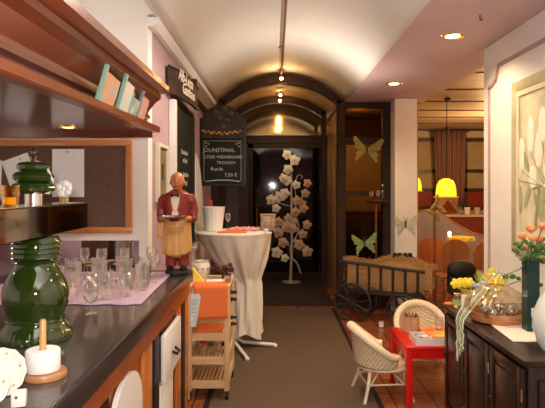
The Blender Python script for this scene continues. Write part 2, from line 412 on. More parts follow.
# vestibule
VYE = 9.5
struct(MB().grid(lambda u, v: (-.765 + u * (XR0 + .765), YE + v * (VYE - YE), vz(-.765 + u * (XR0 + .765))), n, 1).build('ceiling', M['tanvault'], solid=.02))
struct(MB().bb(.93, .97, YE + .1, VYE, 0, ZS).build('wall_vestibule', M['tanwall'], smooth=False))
# arches
def ring(y0, y1, drop0, drop1, xa, xb, nm, mat, posts=True, zbase=0, pw=.07):
    b = MB(); N = 28
    o = []; i_ = []
    for k in range(N + 1):
        x = xa + (xb - xa) * k / N
        o.append((x, vz(x, drop0)))
    cx = (xa + xb) / 2; 
    for k in range(N + 1):
        x = xa + pw + (xb - xa - 2 * pw) * k / N
        i_.append((x, vz(x, drop1)))
    for k in range(N):
        q = [o[k], o[k + 1], i_[k + 1], i_[k]]
        b.prism([(p[0], y0, p[1]) for p in q], (0, y1 - y0, 0))
    if posts:
        b.bb(xa, xa + pw, y0, y1, zbase, o[0][1]); b.bb(xb - pw, xb, y0, y1, zbase, o[-1][1])
    return struct(b.build(nm, mat))
ring(YE - .06, YE + .06, .003, .10, -.74, .925, 'trim_4', M['archwood'], pw=.085)
ring(8.66, 8.74, .004, .11, -.62, .84, 'trim_5', M['archwood'], pw=.075)
# upper dark beam + frame left of the arch
struct(MB().bb(XL, -.76, 5.3, YE - .06, 2.50, 2.67).build('trim_6', M['darkwood'], smooth=False))
struct(MB().bb(XL, -.42, YE - .03, YE + .03, 0, 2.22).build('wall_panel', M['darkwood'], smooth=False))
struct(MB().bb(-.47, -.41, YE - .06, YE + .05, 0, 2.25).bb(-.66, -.64, YE - .045, YE - .03, 0, 2.22).build('trim_7', M['archwood'], smooth=False))
# rear wall of the vestibule, door and tympanum
struct(MB().bb(-.84, -.45, VYE - .02, VYE + .05, 0, 2.40).build('wall_rear', M['darkwood'], smooth=False))
struct(MB().bb(-.84, .95, VYE - .07, VYE + .04, 2.38, 2.52).build('trim_8', M['archwood'], smooth=False))
w = bpy.data.objects.new('window_1', None); COL.objects.link(w); w.location = (XC, VYE, 2.5); struct(w)
pts = [(-.765 + (XR0 + .765) * k / 24, VYE, vz(-.765 + (XR0 + .765) * k / 24)) for k in range(25)]
mm = base_mat('reflecting_bronze_glass', (.50, .37, .18), .10, .85)[0]
MB().face([(-.765, VYE, 2.5)] + pts + [(XR0, VYE, 2.5)]).build('pane', mm, w, False)
d1 = bpy.data.objects.new('door_1', None); COL.objects.link(d1); d1.location = (.2, VYE, 0); struct(d1)
MB().bb(-.45, -.37, VYE - .05, VYE + .03, 0, 2.38).bb(.83, .92, VYE - .05, VYE + .03, 0, 2.38).bb(-.45, .92, VYE - .05, VYE + .03, 2.30, 2.38).bb(-.37, .83, VYE - .04, VYE + .03, 0, .12).build('frame', M['archwood'], d1, False)
mdoor = base_mat('black_night_glass', (.004, .003, .003), .045, spec=.55)[0]
MB().bb(-.37, .83, VYE - .012, VYE + .008, .12, 2.30).build('pane', mdoor, d1, False)
MB().tube([(-.30, VYE - .07, .95), (-.30, VYE - .07, 1.25)], .012).tube([(-.30, VYE - .07, .97), (-.30, VYE - .01, .97)], .008).tube([(-.30, VYE - .07, 1.23), (-.30, VYE - .01, 1.23)], .008).build('handle', M['brass'], d1)
struct(MB().bb(-.84, 1.9, VYE + .06, VYE + .1, 0, 3.3).build('wall_outside', M['blackmat'], smooth=False))
# glazed partition right of the arch
w2 = bpy.data.objects.new('window_2', None); COL.objects.link(w2); w2.location = (1.25, YE, 0); struct(w2)
b = MB()
b.bb(.84, .945, YE - .05, YE + .05, 0, ZS).bb(1.44, 1.545, YE - .05, YE + .05, 0, ZS)
b.bb(.945, 1.44, YE - .04, YE + .04, ZS - .08, ZS).bb(.945, 1.44, YE - .04, YE + .04, 2.18, 2.27).bb(.945, 1.44, YE - .03, YE + .03, 1.50, 1.56).bb(.945, 1.44, YE - .04, YE + .04, 0, .30)
b.build('window_frame', M['archwood'], w2, False)
mp = glassy('tinted_partition_glass', (.62, .54, .36), .93, .02)
MB().bb(.945, 1.44, YE - .003, YE + .003, .30, 1.50).build('pane', mp, w2, False)
MB().bb(.945, 1.44, YE - .003, YE + .003, 1.56, 2.18).build('pane', mp, w2, False)
mp2 = glassy('dark_partition_glass', (.22, .15, .09), .93, .02)
MB().bb(.945, 1.44, YE - .003, YE + .003, 2.27, ZS - .08).build('pane', mp2, w2, False)

# runner carpet
rg = MB().bb(-.475, .76, 1.0, YE - .05, .001, .009).build('carpet_runner', M['carpet'], smooth=False)
rt = thing('floor_runner', (.14, 1.0, 0), 'long ribbed dark brown runner leading down the aisle to the door', 'rug')
rg.parent = rt
for v in rg.data.vertices: v.co -= Vector(rt.location)
MB().bb(.76, .80, 1.0, YE - .05, .001, .012).bb(-.515, -.475, 1.0, YE - .05, .001, .012).build('edge_binding', M['blackmat'], rt, False)
tag(origin(MB().bb(-.60, .82, YE + .1, VYE - .1, .001, .012).build('door_mat', noisy('dark_mat', (.02, .012, .009), (.04, .024, .018), 60, .9, bs=.3), smooth=False), (.1, 8.3, 0)), 'plain dark mat on the vestibule floor before the black glass door', 'mat')

# ================================================================= BAR
CZ, CX = 1.05, -.55
bar = thing('bar_counter', (-1.0, 2.0, 0), 'long bar counter with dark top and orange wood panelled front', 'bar counter')
MB().bb(-1.7, CX - .012, .3, 3.58, CZ - .035, CZ).bb(-1.7, -.98, 3.58, 4.2, CZ - .035, CZ).build('worktop', M['counter'], bar, False)
b = MB().bb(CX - .012, CX + .01, .3, 3.60, CZ - .07, CZ + .006, .006).bb(-1.0, CX + .01, 3.575, 3.60, CZ - .07, CZ + .002, .004)
b.build('edge_rail', M['counteredge'], bar)
b = MB().bb(-1.65, -.586, .32, 3.55, 0, CZ - .036)
b.build('carcass', M['barwood'], bar, False)
fx = -.585
MB().bb(fx, fx + .03, .32, 3.55, .90, .98).bb(fx, fx + .03, .32, 3.55, 0, .10).build('top_rail', M['barwood'], bar, False)
for (y0, y1) in [(1.60, 1.72), (2.35, 2.52), (3.16, 3.30), (3.46, 3.55)]:
    MB().bb(fx, fx + .018, y0, y1, .02, .90, .004).build('stile', M['stile'], bar)
for (y0, y1) in [(1.78, 1.85), (2.55, 2.66), (3.33, 3.43)]:
    MB().bb(fx + .0, fx + .020, y0, y1, .02, .93).build('dark_slot', M['black'], bar, False)
def archpanel(y0, y1, zb, zt_, x, th):
    pts = [(x, y0, zb), (x, y1, zb)]; c = (y0 + y1) / 2; h = (y1 - y0) / 2
    for k in range(13):
        a = PI * k / 12; pts.append((x, c + h * cos(a), zt_ - .17 + .17 * sin(a)))
    return MB().prism(pts, (th, 0, 0))
archpanel(1.88, 2.30, .12, .88, fx + .005, .02).build('arched_panel', M['whitelam'], bar, False)
archpanel(1.0, 1.5, .12, .88, fx + .005, .02).build('arched_panel', M['whitelam'], bar, False)
dr = MB().bb(fx + .02, fx + .045, 2.69, 3.14, .62, .86, .006).build('drawer', M['whitelam'], bar)
MB().tube([(fx + .045, 2.86, .735), (fx + .070, 2.87, .72), (fx + .072, 2.93, .72), (fx + .045, 2.94, .735)], .008).build('handle', M['blackmat'], dr)
MB().bb(fx + .0, fx + .02, 2.69, 3.02, .10, .61, .004).build('door', M['whitelam'], bar)
MB().tube([(fx + .016, 2.68, .875), (fx + .02, 2.72, .915), (fx + .02, 2.85, .93), (fx + .02, 3.0, .92), (fx + .016, 3.08, .875)], .012).build('opening_arch', M['black'], bar)

# cloth on counter
cl = MB().grid(lambda u, v: (-1.55 + u * (.925 - .03 * v) , 2.53 + v * .98 + .012 * sin(u * 40) * (1 - v), CZ + .004 + .0012 * sin(u * 31) * sin(v * 12)), 40, 14).build('counter_cloth', M['pinkcloth'], solid=.003)
tag(origin(cl, (-1.1, 3, CZ)), 'mauve cloth laid on the bar counter under the drinking glasses', 'cloth')

# glasses ----------------------------------------------------------
def tumbler(h, r, rb, loc, label, group, name='drinking_glass'):
    o = MB().lathe([(0, .012), (rb * .85, .012), (r - .002, h), (r, h), (rb, 0), (0, 0)], (0, 0, 0), 18).build(name, M['glass'])
    o.location = loc; return tag(o, label, 'glass', group)
def stemglass(h, r, loc, label, group, flip=False, name='wine_glass', mat=None):
    t = thing(name, loc, label, 'glass', group)
    bowl = [(.004, .45), (.55, .52), (.95, .68), (1, .8), (.85, 1.0), (.83, 1.0), (.97, .8), (.92, .69), (.5, .54), (0, .47)]
    stem = [(0, 0), (.85, 0), (.82, .015), (.12, .04), (.08, .1), (.08, .40), (.2, .46), (0, .46)]
    f = (lambda z: h * (1 - z)) if flip else (lambda z: h * z)
    MB().lathe([(a * r, f(z)) for a, z in bowl], (0, 0, 0), 18).build('bowl', mat or M['glass'], t, world=False)
    MB().lathe([(a * r, f(z)) for a, z in stem], (0, 0, 0), 14).build('stem', M['glass'], t, world=False)
    return t
gpos = [(-1.17, 3.12), (-1.10, 2.98), (-1.03, 3.16), (-.97, 3.02), (-.90, 3.20), (-.84, 3.06), (-.77, 3.24), (-1.13, 2.82), (-.74, 2.72), (-.70, 2.88), (-1.13, 2.72), (-.83, 2.66), (-.72, 3.0)]
t0 = tumbler(.135, .040, .031, (gpos[0][0], gpos[0][1], CZ + .007), 'clear straight tumbler standing on the mauve cloth among the bar glasses', 'clear tumblers on the mauve cloth')
for (x, y) in gpos[1:]:
    c = t0.copy(); COL.objects.link(c); c.location = (x, y, CZ + .007)
spos = [(-1.06, 2.70), (-.98, 2.84), (-.92, 2.72), (-.88, 2.90), (-.80, 2.78), (-.98, 2.60), (-.80, 2.95), (-.98, 2.94)]
s0 = stemglass(.155, .036, (spos[0][0], spos[0][1], CZ + .007), 'clear stemmed glass upside down on the mauve cloth', 'upturned stemmed glasses on the mauve cloth', True)
for (x, y) in spos[1:]: dup(s0, (x, y, CZ + .007))
kpos = [(-.77, 3.40), (-.93, 3.36), (-1.06, 3.32), (-1.18, 3.36), (-.69, 3.12)]
s1 = stemglass(.17, .034, (kpos[0][0], kpos[0][1], CZ + .007), 'clear upright wine glass in the back row of the mauve cloth', 'upright wine glasses on the mauve cloth')
for (x, y) in kpos[1:]: dup(s1, (x, y, CZ + .007))
stemglass(.23, .042, (-1.275, 3.14, CZ + .007), 'tall stemmed glass close beside the green tap tower', None)
stemglass(.10, .032, (-.80, 2.36, CZ + .001), 'small clear glass alone on the bare dark counter in front of the cloth', None)

# niche items
bx = thing('storage_box', (-1.30, 4.0, CZ), 'dark red box standing in the pass-through under the notice board', 'box')
MB().bb(-1.40, -1.20, 3.92, 4.08, CZ + .001, CZ + .19, .004).build('body', M['darkred'], bx)
MB().bb(-1.405, -1.195, 3.915, 4.085, CZ + .19, CZ + .21, .003).build('lid', M['darkred'], bx)
for i, (x, lab) in enumerate([(-1.10, 'glass canister beside the dark red box in the pass-through'), (-.985 + .0, 'glass canister nearest the mauve wall corner in the pass-through')]):
    t = thing('glass_canister', (x, 3.9, CZ), lab, 'canister', 'glass canisters in the pass-through')
    MB().lathe([(0, .001), (.05, .001), (.052, .02), (.052, .15), (.042, .17), (.042, .18), (.04, .18), (.04, .168), (.05, .15), (.05, .02), (0, .015)], (x, 3.9, CZ), 20).build('body', M['glass'], t)
    MB().lathe([(0, .181), (.045, .181), (.045, .2), (.01, .205), (.012, .222), (0, .225)], (x, 3.9, CZ), 20).build('lid', M['steel'], t)

# notice board on wall
bdx0, bdx1, bdz0, bdz1 = -2.4, PX(132, 3.58), PZ(233, 3.58), PZ(140, 3.58)
nb = thing('notice_board', ((bdx0 + bdx1) / 2, 3.58, bdz0), 'wide brown felt notice board in an orange pine frame above the bar', 'notice board')
MB().bb(bdx0 + .03, bdx1 - .03, 3.585, 3.597, bdz0 + .03, bdz1 - .03).build('felt_panel', M['cork'], nb, False)
b = MB(); b.bb(bdx0, bdx1, 3.565, 3.598, bdz1 - .04, bdz1, .004).bb(bdx0, bdx1, 3.565, 3.598, bdz0, bdz0 + .04, .004).bb(bdx1 - .04, bdx1, 3.566, 3.598, bdz0 + .0405, bdz1 - .0405, .002).bb(bdx0, bdx0 + .04, 3.566, 3.598, bdz0 + .0405, bdz1 - .0405, .002)
b.build('frame', M['framewood'], nb)
def sheet(px0, py0, px1, py1, rz, lab):
    d = 3.575; x0, x1 = PX(px0, d), PX(px1, d); z1, z0 = PZ(py0, d), PZ(py1, d)
    t = thing('paper_sheet', ((x0 + x1) / 2, d, z0), lab, 'paper')
    w_, h = x1 - x0, z1 - z0; c = ((x0 + x1) / 2, d + .004, (z0 + z1) / 2)
    MB().box(c, (w_, .002, h), (0, rz, 0)).build('sheet', M['paper'], t, False)
    MB().sph((c[0] + .0, d - .003, z1 - .02), .007).build('push_pin', M['steel'], t)
sheet(52, 149, 84, 197, 0, 'upright white paper sheet pinned to the middle of the notice board')
sheet(6, 156, 34, 190, -.35, 'tilted white paper sheet pinned on the notice board behind the green tap cap')
sheet(-14, 160, 1, 200, .05, 'white paper sheet pinned at the left edge of the notice board, cut by the picture')

# canopy over the bar ----------------------------------------------
can = thing('bar_canopy', (-1.0, 3.2, 1.93), 'red mahogany canopy with stepped mouldings hanging over the bar', 'canopy')
dirv = Vector((-.026, 1, .0315)) * -1
L = 2.9
def cprism(pts, name, mat, y=3.2, ln=L, smooth=False):
    return MB().prism([(p[0], y, p[1]) for p in pts], dirv * ln * 1.0).build(name, mat, can, smooth)
cprism([(-.622, 2.20), (-.622, 2.168), (-.655, 2.155), (-.69, 2.15), (-1.5, 2.15), (-1.5, 2.20)], 'cornice', M['redwoodlite'])
cprism([(-.668, 2.149), (-.672, 2.125), (-.70, 2.105), (-1.5, 2.105), (-1.5, 2.149)], 'cornice_bead', M['redwood'])
cprism([(-.70, 2.104), (-.745, 2.05), (-.745, 2.03), (-1.5, 2.03), (-1.5, 2.104)], 'fascia', M['redwoodlite'])
cprism([(-.735, 2.029), (-.735, 2.012), (-.755, 2.005), (-.755, 1.962), (-1.5, 1.962), (-1.5, 2.029)], 'lower_fascia', M['redwood'])
cprism([(-.675, 1.961), (-.675, 1.934), (-.682, 1.928), (-.72, 1.928), (-.80, 1.944), (-.80, 1.961)], 'ledge', M['redwoodlite'])
cprism([(-.72, 1.944), (-.72, 1.931), (-2.3, 1.931), (-2.3, 1.944)], 'underside_panel', M['under'])
MB().bb(-2.3, -.72, 3.15, 3.2, 1.895, 1.93).build('end_beam', M['redwood'], can, False)
MB().bb(-2.3, -1.5, 3.15, 3.2, 1.95, 2.2).build('end_panel', M['redwood'], can, False)
dl = thing('downlight', (-1.06, 2.78, 1.914), 'small round yellow spotlight set in the underside of the bar canopy', 'spotlight')
MB().lathe([(.028, -.004), (.045, -.004), (.048, .006), (.028, .006)], (-1.06, 2.78, 1.914), 20).build('ring', M['brass'], dl)
MB().cyl((-1.06, 2.78, 1.911), .028, .004).build('lens', M['downglow'], dl)
# picture books on ledge
def book(y, len_, h, tilt, cov, spn, lab, wd=.010):
    x = -.697; zb = 1.964 + (3.2 - y) * -.0315 + .001
    xx = x + (3.2 - y) * .026
    t = thing('picture_book', (xx, y, zb), lab, 'book', 'picture books leaning on the canopy ledge')
    b1 = MB().box((0, len_ / 2, h * .44), (wd, len_, h * .86), bev=.001); o1 = b1.build('cover', cov, t, False, world=False)
    o2 = MB().box((0.002, -.004, h / 2), (wd + .007, .014, h + .004), bev=.002).build('spine', spn, t, world=False)
    t.rotation_euler = (-.05, .27, 0)
book(2.03, .19, .140, .17, M['book1'], M['spine'], 'first book on the canopy ledge with orange picture cover and green spine')
book(2.31, .15, .155, .17, M['book2'], M['spine'], 'second book on the canopy ledge with pale pink cover and green spine')
book(2.49, .14, .10, .17, M['book3'], M['spine'], 'low dark teal book between the pale pink and brown ones on the ledge')
book(2.66, .15, .135, .17, M['book4'], M['navyspine'], 'last book at the right end of the canopy ledge with brown cover')

# beer tap tower ---------------------------------------------------
TX, TY = -.868, 1.97
tap = thing('beer_tap_tower', (TX, TY, CZ), 'green glazed beer tap tower with dark metal beam on the bar', 'beer tap')
def flute(r, z, a):
    return r * (1 + (.025 * cos(a * 36) if z < .05 else 0))
prof = [(0, .001), (.122, .001), (.124, .012), (.120, .03), (.108, .05), (.100, .065), (.098, .085), (.102, .1), (.112, .13), (.115, .16), (.111, .19), (.098, .225), (.082, .25), (.072, .268), (.070, .28), (.078, .29), (.084, .297), (.084, .355), (.078, .372), (.07, .303), (0, .303)]
MB().lathe(prof, (TX, TY, CZ), 108, flute).build('column', M['greengl'], tap)
for z, r in [(.075, .101), (.30, .086), (.318, .086), (.336, .086), (.354, .085), (.282, .072)]:
    MB().tube([(TX + r * cos(a * PI / 18), TY + r * sin(a * PI / 18), CZ + z) for a in range(36)], .004, 6, closed=True).build('ring_bead', M['greengl2'], tap)
BX0, BX1, BY0, BY1, BZ0, BZ1 = -.935, -.80, 1.15, 2.32, 1.43, 1.537
MB().bb(BX0, BX1 - .002, BY0, BY1, BZ0, BZ1, .003).build('beam', M['black'], tap)
MB().bb(BX1 - .002, BX1, BY0 + .004, BY1 - .004, BZ0 + .004, BZ1 - .004).build('polished_face', M['darkmirror'], tap, False)
MB().bb(BX0 + .004, BX1 - .004, BY0 + .004, BY1 - .004, BZ1, BZ1 + .002).build('top_plate', M['steel'], tap, False)
MB().lathe([(0, .002), (.03, .002), (.03, .045), (0, .045)], (TX, TY - .02, BZ1), 24).build('collar', M['steel'], tap)
KX, KY = TX, TY - .02
def kn(r, z, a): return r * (1 + .02 * cos(a * 14))
MB().lathe([(0, .042), (.055, .042), (.072, .052), (.076, .064), (.066, .078), (.05, .084), (0, .084)], (KX, KY, BZ1), 84, kn).lathe([(0, .084), (.055, .084), (.068, .094), (.071, .106), (.062, .118), (.045, .124), (0, .124)], (KX, KY, BZ1), 40).lathe([(0, .124), (.048, .124), (.056, .132), (.057, .144), (.048, .154), (.02, .158), (0, .158)], (KX, KY, BZ1), 40).build('green_cap', M['greengl2'], tap)
MB().lathe([(0, .157), (.012, .157), (.007, .168), (.012, .176), (.007, .186), (.011, .195), (.004, .206), (0, .212)], (KX, KY, BZ1), 14).build('finial', M['steel'], tap)
MB().tube([(KX + .01, KY, BZ1 + .158), (KX + .04, KY, BZ1 + .15), (KX + .06, KY - .01, BZ1 + .12), (KX + .075, KY - .01, BZ1 + .085)], .004).build('tap_lever', M['white'], tap)
# flower ornament on beam
t = thing('flower_ornament', (-.82, 2.10, BZ1 + .002), 'small white blossom ornament standing on the tap beam beside the green cap', 'ornament')
fc = Vector((-.822, 2.12, BZ1 + .06))
MB().tube([(fc.x, fc.y, BZ1 + .002), fc], .003).build('stem', M['green'], t)
b = MB()
for k in range(9):
    a = 2 * PI * k / 9; b.sph(fc + Vector((.018 * cos(a), -.008 + .006 * (k % 2), .020 * sin(a))), .015, (1, .5, 1), u=8, v=6)
b.sph(fc, .016, u=8, v=6).build('blossom', M['white'], t)
t = thing('wooden_dowel_cup', (-.84, 2.16, BZ1 + .002), 'short turned beige wooden cup on the far end of the tap beam', 'cup')
MB().lathe([(0, .0), (.017, .0), (.017, .05), (.014, .055), (0, .055)], (-.84, 2.16, BZ1 + .002), 16).build('body', M['rollwood'], t)
for i, yy in enumerate((1.62, 1.77)):
    t = thing('candle_glass', (-.865, yy, BZ1 + .002), ['amber tealight glass on the tap beam at the left picture edge', 'amber tealight glass on the tap beam next to the green cap'][i], 'candle glass', 'amber glasses on the tap beam')
    MB().lathe([(0, .001), (.024, .001), (.03, .07), (.028, .07), (.022, .006), (0, .006)], (-.865, yy, BZ1 + .002), 18).build('glass', M['amber'], t)
    MB().lathe([(0, .007), (.019, .007), (.019, .03), (0, .03)], (-.865, yy, BZ1 + .002), 14).build('candle', M['yellow'], t)

# roll holder
RX, RYY = -.668, 1.575
t = thing('paper_roll_holder', (RX, RYY, CZ), 'white paper roll on a round wooden base with upright dowel on the bar', 'paper roll')
MB().lathe([(0, .001), (.060, .001), (.062, .010), (.058, .018), (0, .018)], (RX, RYY, CZ), 36).build('base', M['rollwood'], t)
MB().lathe([(.012, .02), (.046, .02), (.048, .024), (.048, .076), (.045, .08), (.012, .08)], (RX - .006, RYY, CZ), 32).build('paper_roll', M['roll'], t)
MB().lathe([(0, .018), (.009, .018), (.009, .162), (.006, .167), (0, .167)], (RX - .006, RYY, CZ), 14).build('dowel', M['dowel'], t)
# foreground plates
def plate(c, r, rx, rz, lab):
    t = thing('decorated_plate', (c[0], c[1], CZ + .002), lab, 'plate', 'decorated plates at the near end of the bar')
    R = Euler((rx, 0, rz)).to_matrix(); C = Vector(c)
    def tr(mb):
        for v in mb.bm.verts: v.co = R @ v.co + C
        return mb
    def sc(rr, z, a): return rr * (1 + (.02 * cos(a * 12) if rr > r * .85 else 0))
    tr(MB().lathe([(0, -.004), (r * .6, -.004), (r * .97, .004), (r, .008), (r * .96, .010), (r * .62, .001), (0, .001)], (0, 0, 0), 60, sc)).build('dish', M['white'], t)
    tr(MB().lathe([(r * .16, .0015), (r * .16, .003), (0, .004)], (0, 0, 0), 16)).build('brown_centre', M['rollwood'], t)
    b = MB()
    for k in range(6):
        a = k * PI / 3 + .3; b.sph((r * .78 * cos(a), r * .78 * sin(a), .0065), .004, (1, 1, .35), u=8, v=5)
    tr(b).build('green_dots', M['lgreen'], t)
plate((-.735, 1.45, CZ + .052), .066, 1.05, .25, 'rear decorated white plate leaning up at the near end of the bar')
plate((-.715, 1.34, CZ + .052), .054, 1.0, .25, 'front decorated white plate leaning up at the bottom left corner')
t = thing('tag_box', (-.642, 1.36, CZ), 'small white card box with a green dot beside the plates', 'box')
MB().box((-.642, 1.36, CZ + .021), (.035, .03, .038), (0, 0, .3), .004).build('body', M['white'], t)
MB().sph((-.642, 1.344, CZ + .028), .004).build('green_dot', M['green'], t)

# ================================================================= WAITER FIGURE
def waiter(cx, cy, z0):
    t = thing('waiter_figurine', (cx, cy, z0), 'painted waiter figurine in red jacket and gold apron holding a tray on the bar', 'figurine')
    S = 1.0
    def P(x, y, z): return (cx + x, cy + y, z0 + z)
    MB().lathe([(0, .001), (.078, .001), (.080, .008), (.074, .022), (0, .022)], P(0, 0, 0), 30, sc=(1, .85)).build('plinth', M['blackmat'], t)
    # skin: head, neck, hands -> one continuous figure with torso core and arms
    b = MB()
    b.sph(P(0, -.002, .588), .049, (.92, 1.0, 1.12), u=20, v=14)          # skull
    b.sph(P(0, -.012, .556), .036, (.95, .95, .9), u=16, v=12)            # jaw
    b.sph(P(0, -.048, .575), .010, (.8, .9, 1.3))                          # nose
    b.sph(P(-.046, 0, .575), .011, (.5, .8, 1.3)); b.sph(P(.046, 0, .575), .011, (.5, .8, 1.3))
    b.sph(P(-.020, -.036, .563), .012); b.sph(P(.020, -.036, .563), .012)
    b.tube([P(-.026, -.04, .592), P(0, -.047, .594), P(.026, -.04, .592)], .005)
    b.tube([P(0, .002, .5), P(0, 0, .55)], [.034, .028], 14)
    b.tube([P(0, 0, .10), P(0, 0, .25), P(0, -.004, .36), P(0, 0, .46), P(0, 0, .515)], [.045, .062, .07, .072, .04], 16)
    for s in (-1, 1):
        b.tube([P(.080 * s, 0, .475), P(.108 * s, 0, .40), P(.105 * s, -.025, .345), P(.085 * s, -.075, .352), P(.066 * s, -.100, .352)], [.026, .024, .022, .018, .013], 12)
    o = b.build('body', M['skinwood'], t); remesh(o, .0035)
    for s in (-1, 1):
        b = MB(); hc = Vector(P(.062 * s, -.108, .350))
        b.sph(hc, .016, (1.1, 1.2, .6))
        for k in range(4):
            q = hc + Vector((-.012 * s + (-.002 * s), -.013 + .0085 * k, -.002))
            b.tube([hc + Vector((-.004 * s, -.012 + .008 * k, -.003)), q + Vector((-.008 * s, 0, -.002)), q + Vector((-.016 * s, 0, .001))], [.0052, .0048, .0038], 7)
        b.tube([hc + Vector((0, .008, .004)), hc + Vector((-.010 * s, .004, .012)), hc + Vector((-.018 * s, -.002, .013))], [.006, .005, .004], 7)
        b.build('hand', M['skinwood'], o)
    # eyes and mouth
    b = MB()
    for s in (-1, 1): b.sph(P(.016 * s, -.0445, .583), .0045, (1.2, .5, .8), u=8, v=6)
    b.build('eyes', M['blackmat'], o)
    MB().tube([P(-.013, -.046, .553), P(0, -.049, .551), P(.013, -.046, .553)], .0022, 6).build('mouth', M['redcoat'], o)
    # shirt & bow tie
    MB().prism([P(-.028, -.076, .50), P(.028, -.076, .50), P(.018, -.084, .36), P(-.018, -.084, .36)], (0, .022, 0)).build('shirt_front', M['shirt'], t)
    MB().prism([P(-.026, -.090, .508), P(0, -.092, .499), P(.026, -.090, .508), P(.026, -.090, .484), P(0, -.092, .493), P(-.026, -.090, .484)], (0, .01, 0)).build('bow_tie', M['black'], t, False)
    # jacket
    b = MB()
    def el(prof, fxx=None):
        seg = 32; rings = []
        for (rx, ry, z, oy) in prof:
            rings.append([b.bm.verts.new(P(rx * cos(2 * PI * k / seg), oy + ry * sin(2 * PI * k / seg), z)) for k in range(seg)])
        for a, c in zip(rings, rings[1:]):
            for k in range(seg): b.bm.faces.new((a[k], a[(k + 1) % seg], c[(k + 1) % seg], c[k]))
        b.bm.faces.new(rings[0][::-1]); b.bm.faces.new(rings[-1])
    el([(.080, .074, .335, 0), (.086, .078, .36, 0), (.088, .080, .42, 0), (.092, .074, .47, 0), (.080, .060, .505, 0), (.045, .042, .525, 0), (.034, .034, .532, 0)])
    for s in (-1, 1):
        b.tube([P(.070 * s, 0, .49), P(.092 * s, 0, .465), P(.104 * s, .002, .40), P(.102 * s, -.022, .345), P(.090 * s, -.070, .348)], [.03, .032, .029, .027, .023], 14)
    o2 = b.build('jacket', M['redcoat'], t); remesh(o2, .004)
    for s in (-1, 1):
        MB().prism([P(.012 * s, -.084, .40), P(.034 * s, -.080, .50), P(.050 * s, -.070, .49), P(.036 * s, -.085, .44), P(.022 * s, -.090, .39)], (0, .008, 0)).build('lapel', M['redtrouser'], o2, False)
    MB().sph(P(0, -.088, .40), .004).sph(P(0, -.088, .375), .004).build('buttons', M['goldapron'], o2)
    # trousers / legs
    b = MB()
    for s in (-1, 1):
        b.tube([P(.036 * s, 0, .30), P(.040 * s, -.004, .18), P(.038 * s, 0, .10), P(.042 * s, 0, .045)], [.045, .042, .038, .036], 14)
    b.tube([P(0, 0, .25), P(0, 0, .36)], [.07, .075], 14)
    o3 = b.build('trousers', M['redtrouser'], t); remesh(o3, .004)
    for s in (-1, 1): MB().sph(P(.043 * s, -.020, .036), .026, (.9, 1.7, .75)).build('shoe', M['black'], t)
    # apron
    b = MB()
    def ap(u, v):
        a = PI * (1.12 + .76 * u) ; z = .345 - .215 * v + .012 * cos(a * 2)
        r = .083 + .012 * v + .004 * sin(u * 26) * v
        return P(r * cos(a) * 1.02, r * .98 * sin(a), z)
    b.grid(lambda u, v: ap(u * 1.24 - .12, v), 44, 14)
    oa = b.build('apron', M['goldapron'], t, solid=.005)
    b = MB()
    for k, zz in enumerate((.318, .30, .282)):
        b.tube([P(.06 * sin(q) , -.088 - .004 * cos(q), zz - .022 * cos(q)) for q in [(-1.2 + i * .3) for i in range(9)]], .0045, 6)
    b.build('apron_drape', M['goldapron'], oa)
    # towel over right arm
    MB().grid(lambda u, v: P(-.118 + .030 * u, -.045 - .002 * sin(u * 9), .335 - .11 * v), 6, 6).build('towel', M['goldapron'], t, solid=.008)
    # tray
    b = MB().lathe([(0, .0), (.075, .0), (.082, .008), (.080, .009), (.073, .003), (0, .003)], P(0, -.125, .362), 36, sc=(1.05, .5))
    b.build('tray', M['steel'], t)
    return t
wt = waiter(-.615, 3.44, CZ + .0085)

# ================================================================= LEFT WALL HANGINGS
t = thing('framed_picture', (XL, 3.97, PZ(200, 3.8)), 'narrow framed picture with cream edge on the mauve wall beside the slate', 'picture')
py0, py1, pz0, pz1 = 3.80, 4.14, 1.50, 1.92
MB().bb(XL + .002, XL + .02, py0 + .02, py1 - .02, pz0 + .02, pz1 - .02).build('print', noisy('beige_print', (.16, .12, .09), (.26, .19, .14), 20, .5, bs=0), t, False)
b = MB().bb(XL + .002, XL + .035, py0, py0 + .025, pz0, pz1).bb(XL + .002, XL + .035, py1 - .025, py1, pz0, pz1).bb(XL + .002, XL + .035, py0 + .025, py1 - .025, pz0, pz0 + .025).bb(XL + .002, XL + .035, py0 + .025, py1 - .025, pz1 - .025, pz1)
b.build('frame', M['gframelight'], t, False)
MB().bb(XL + .02, XL + .022, 3.94, 4.02, 1.66, 1.78).build('dark_motif', M['greenpaint'], t, False)
# slate
t = thing('slate_board', (XL, 4.9, 1.1), 'tall chalk slate with a white left edge on the mauve wall behind the figurine', 'chalkboard')
sy0, sy1, sz0, sz1 = 4.40, 5.38, 1.0, 2.31
MB().bb(XL + .003, XL + .03, sy0, sy1, sz0, sz1).build('slate', M['chalkboard'], t, False)
MB().bb(XL + .003, XL + .05, sy0 - .09, sy0, sz0, sz1).build('white_edge', M['whitelam'], t, False)
MB().bb(XL + .003, XL + .045, sy1, sy1 + .05, sz0, sz1).bb(XL + .003, XL + .045, sy0, sy1, sz1, sz1 + .03).build('frame', M['brownsign'], t, False)
for i, (s_, z) in enumerate([('Flammkuchen', 1.90), ('mit Speck', 1.83), ('Salat & Brot', 1.70), ('7,80', 1.62)]):
    text(s_, .06, M['chalk'], t, (XL + .032, 4.88 + .03 * i, z), (PI / 2, 0, PI / 2), name='chalk_lettering', shear=.2)
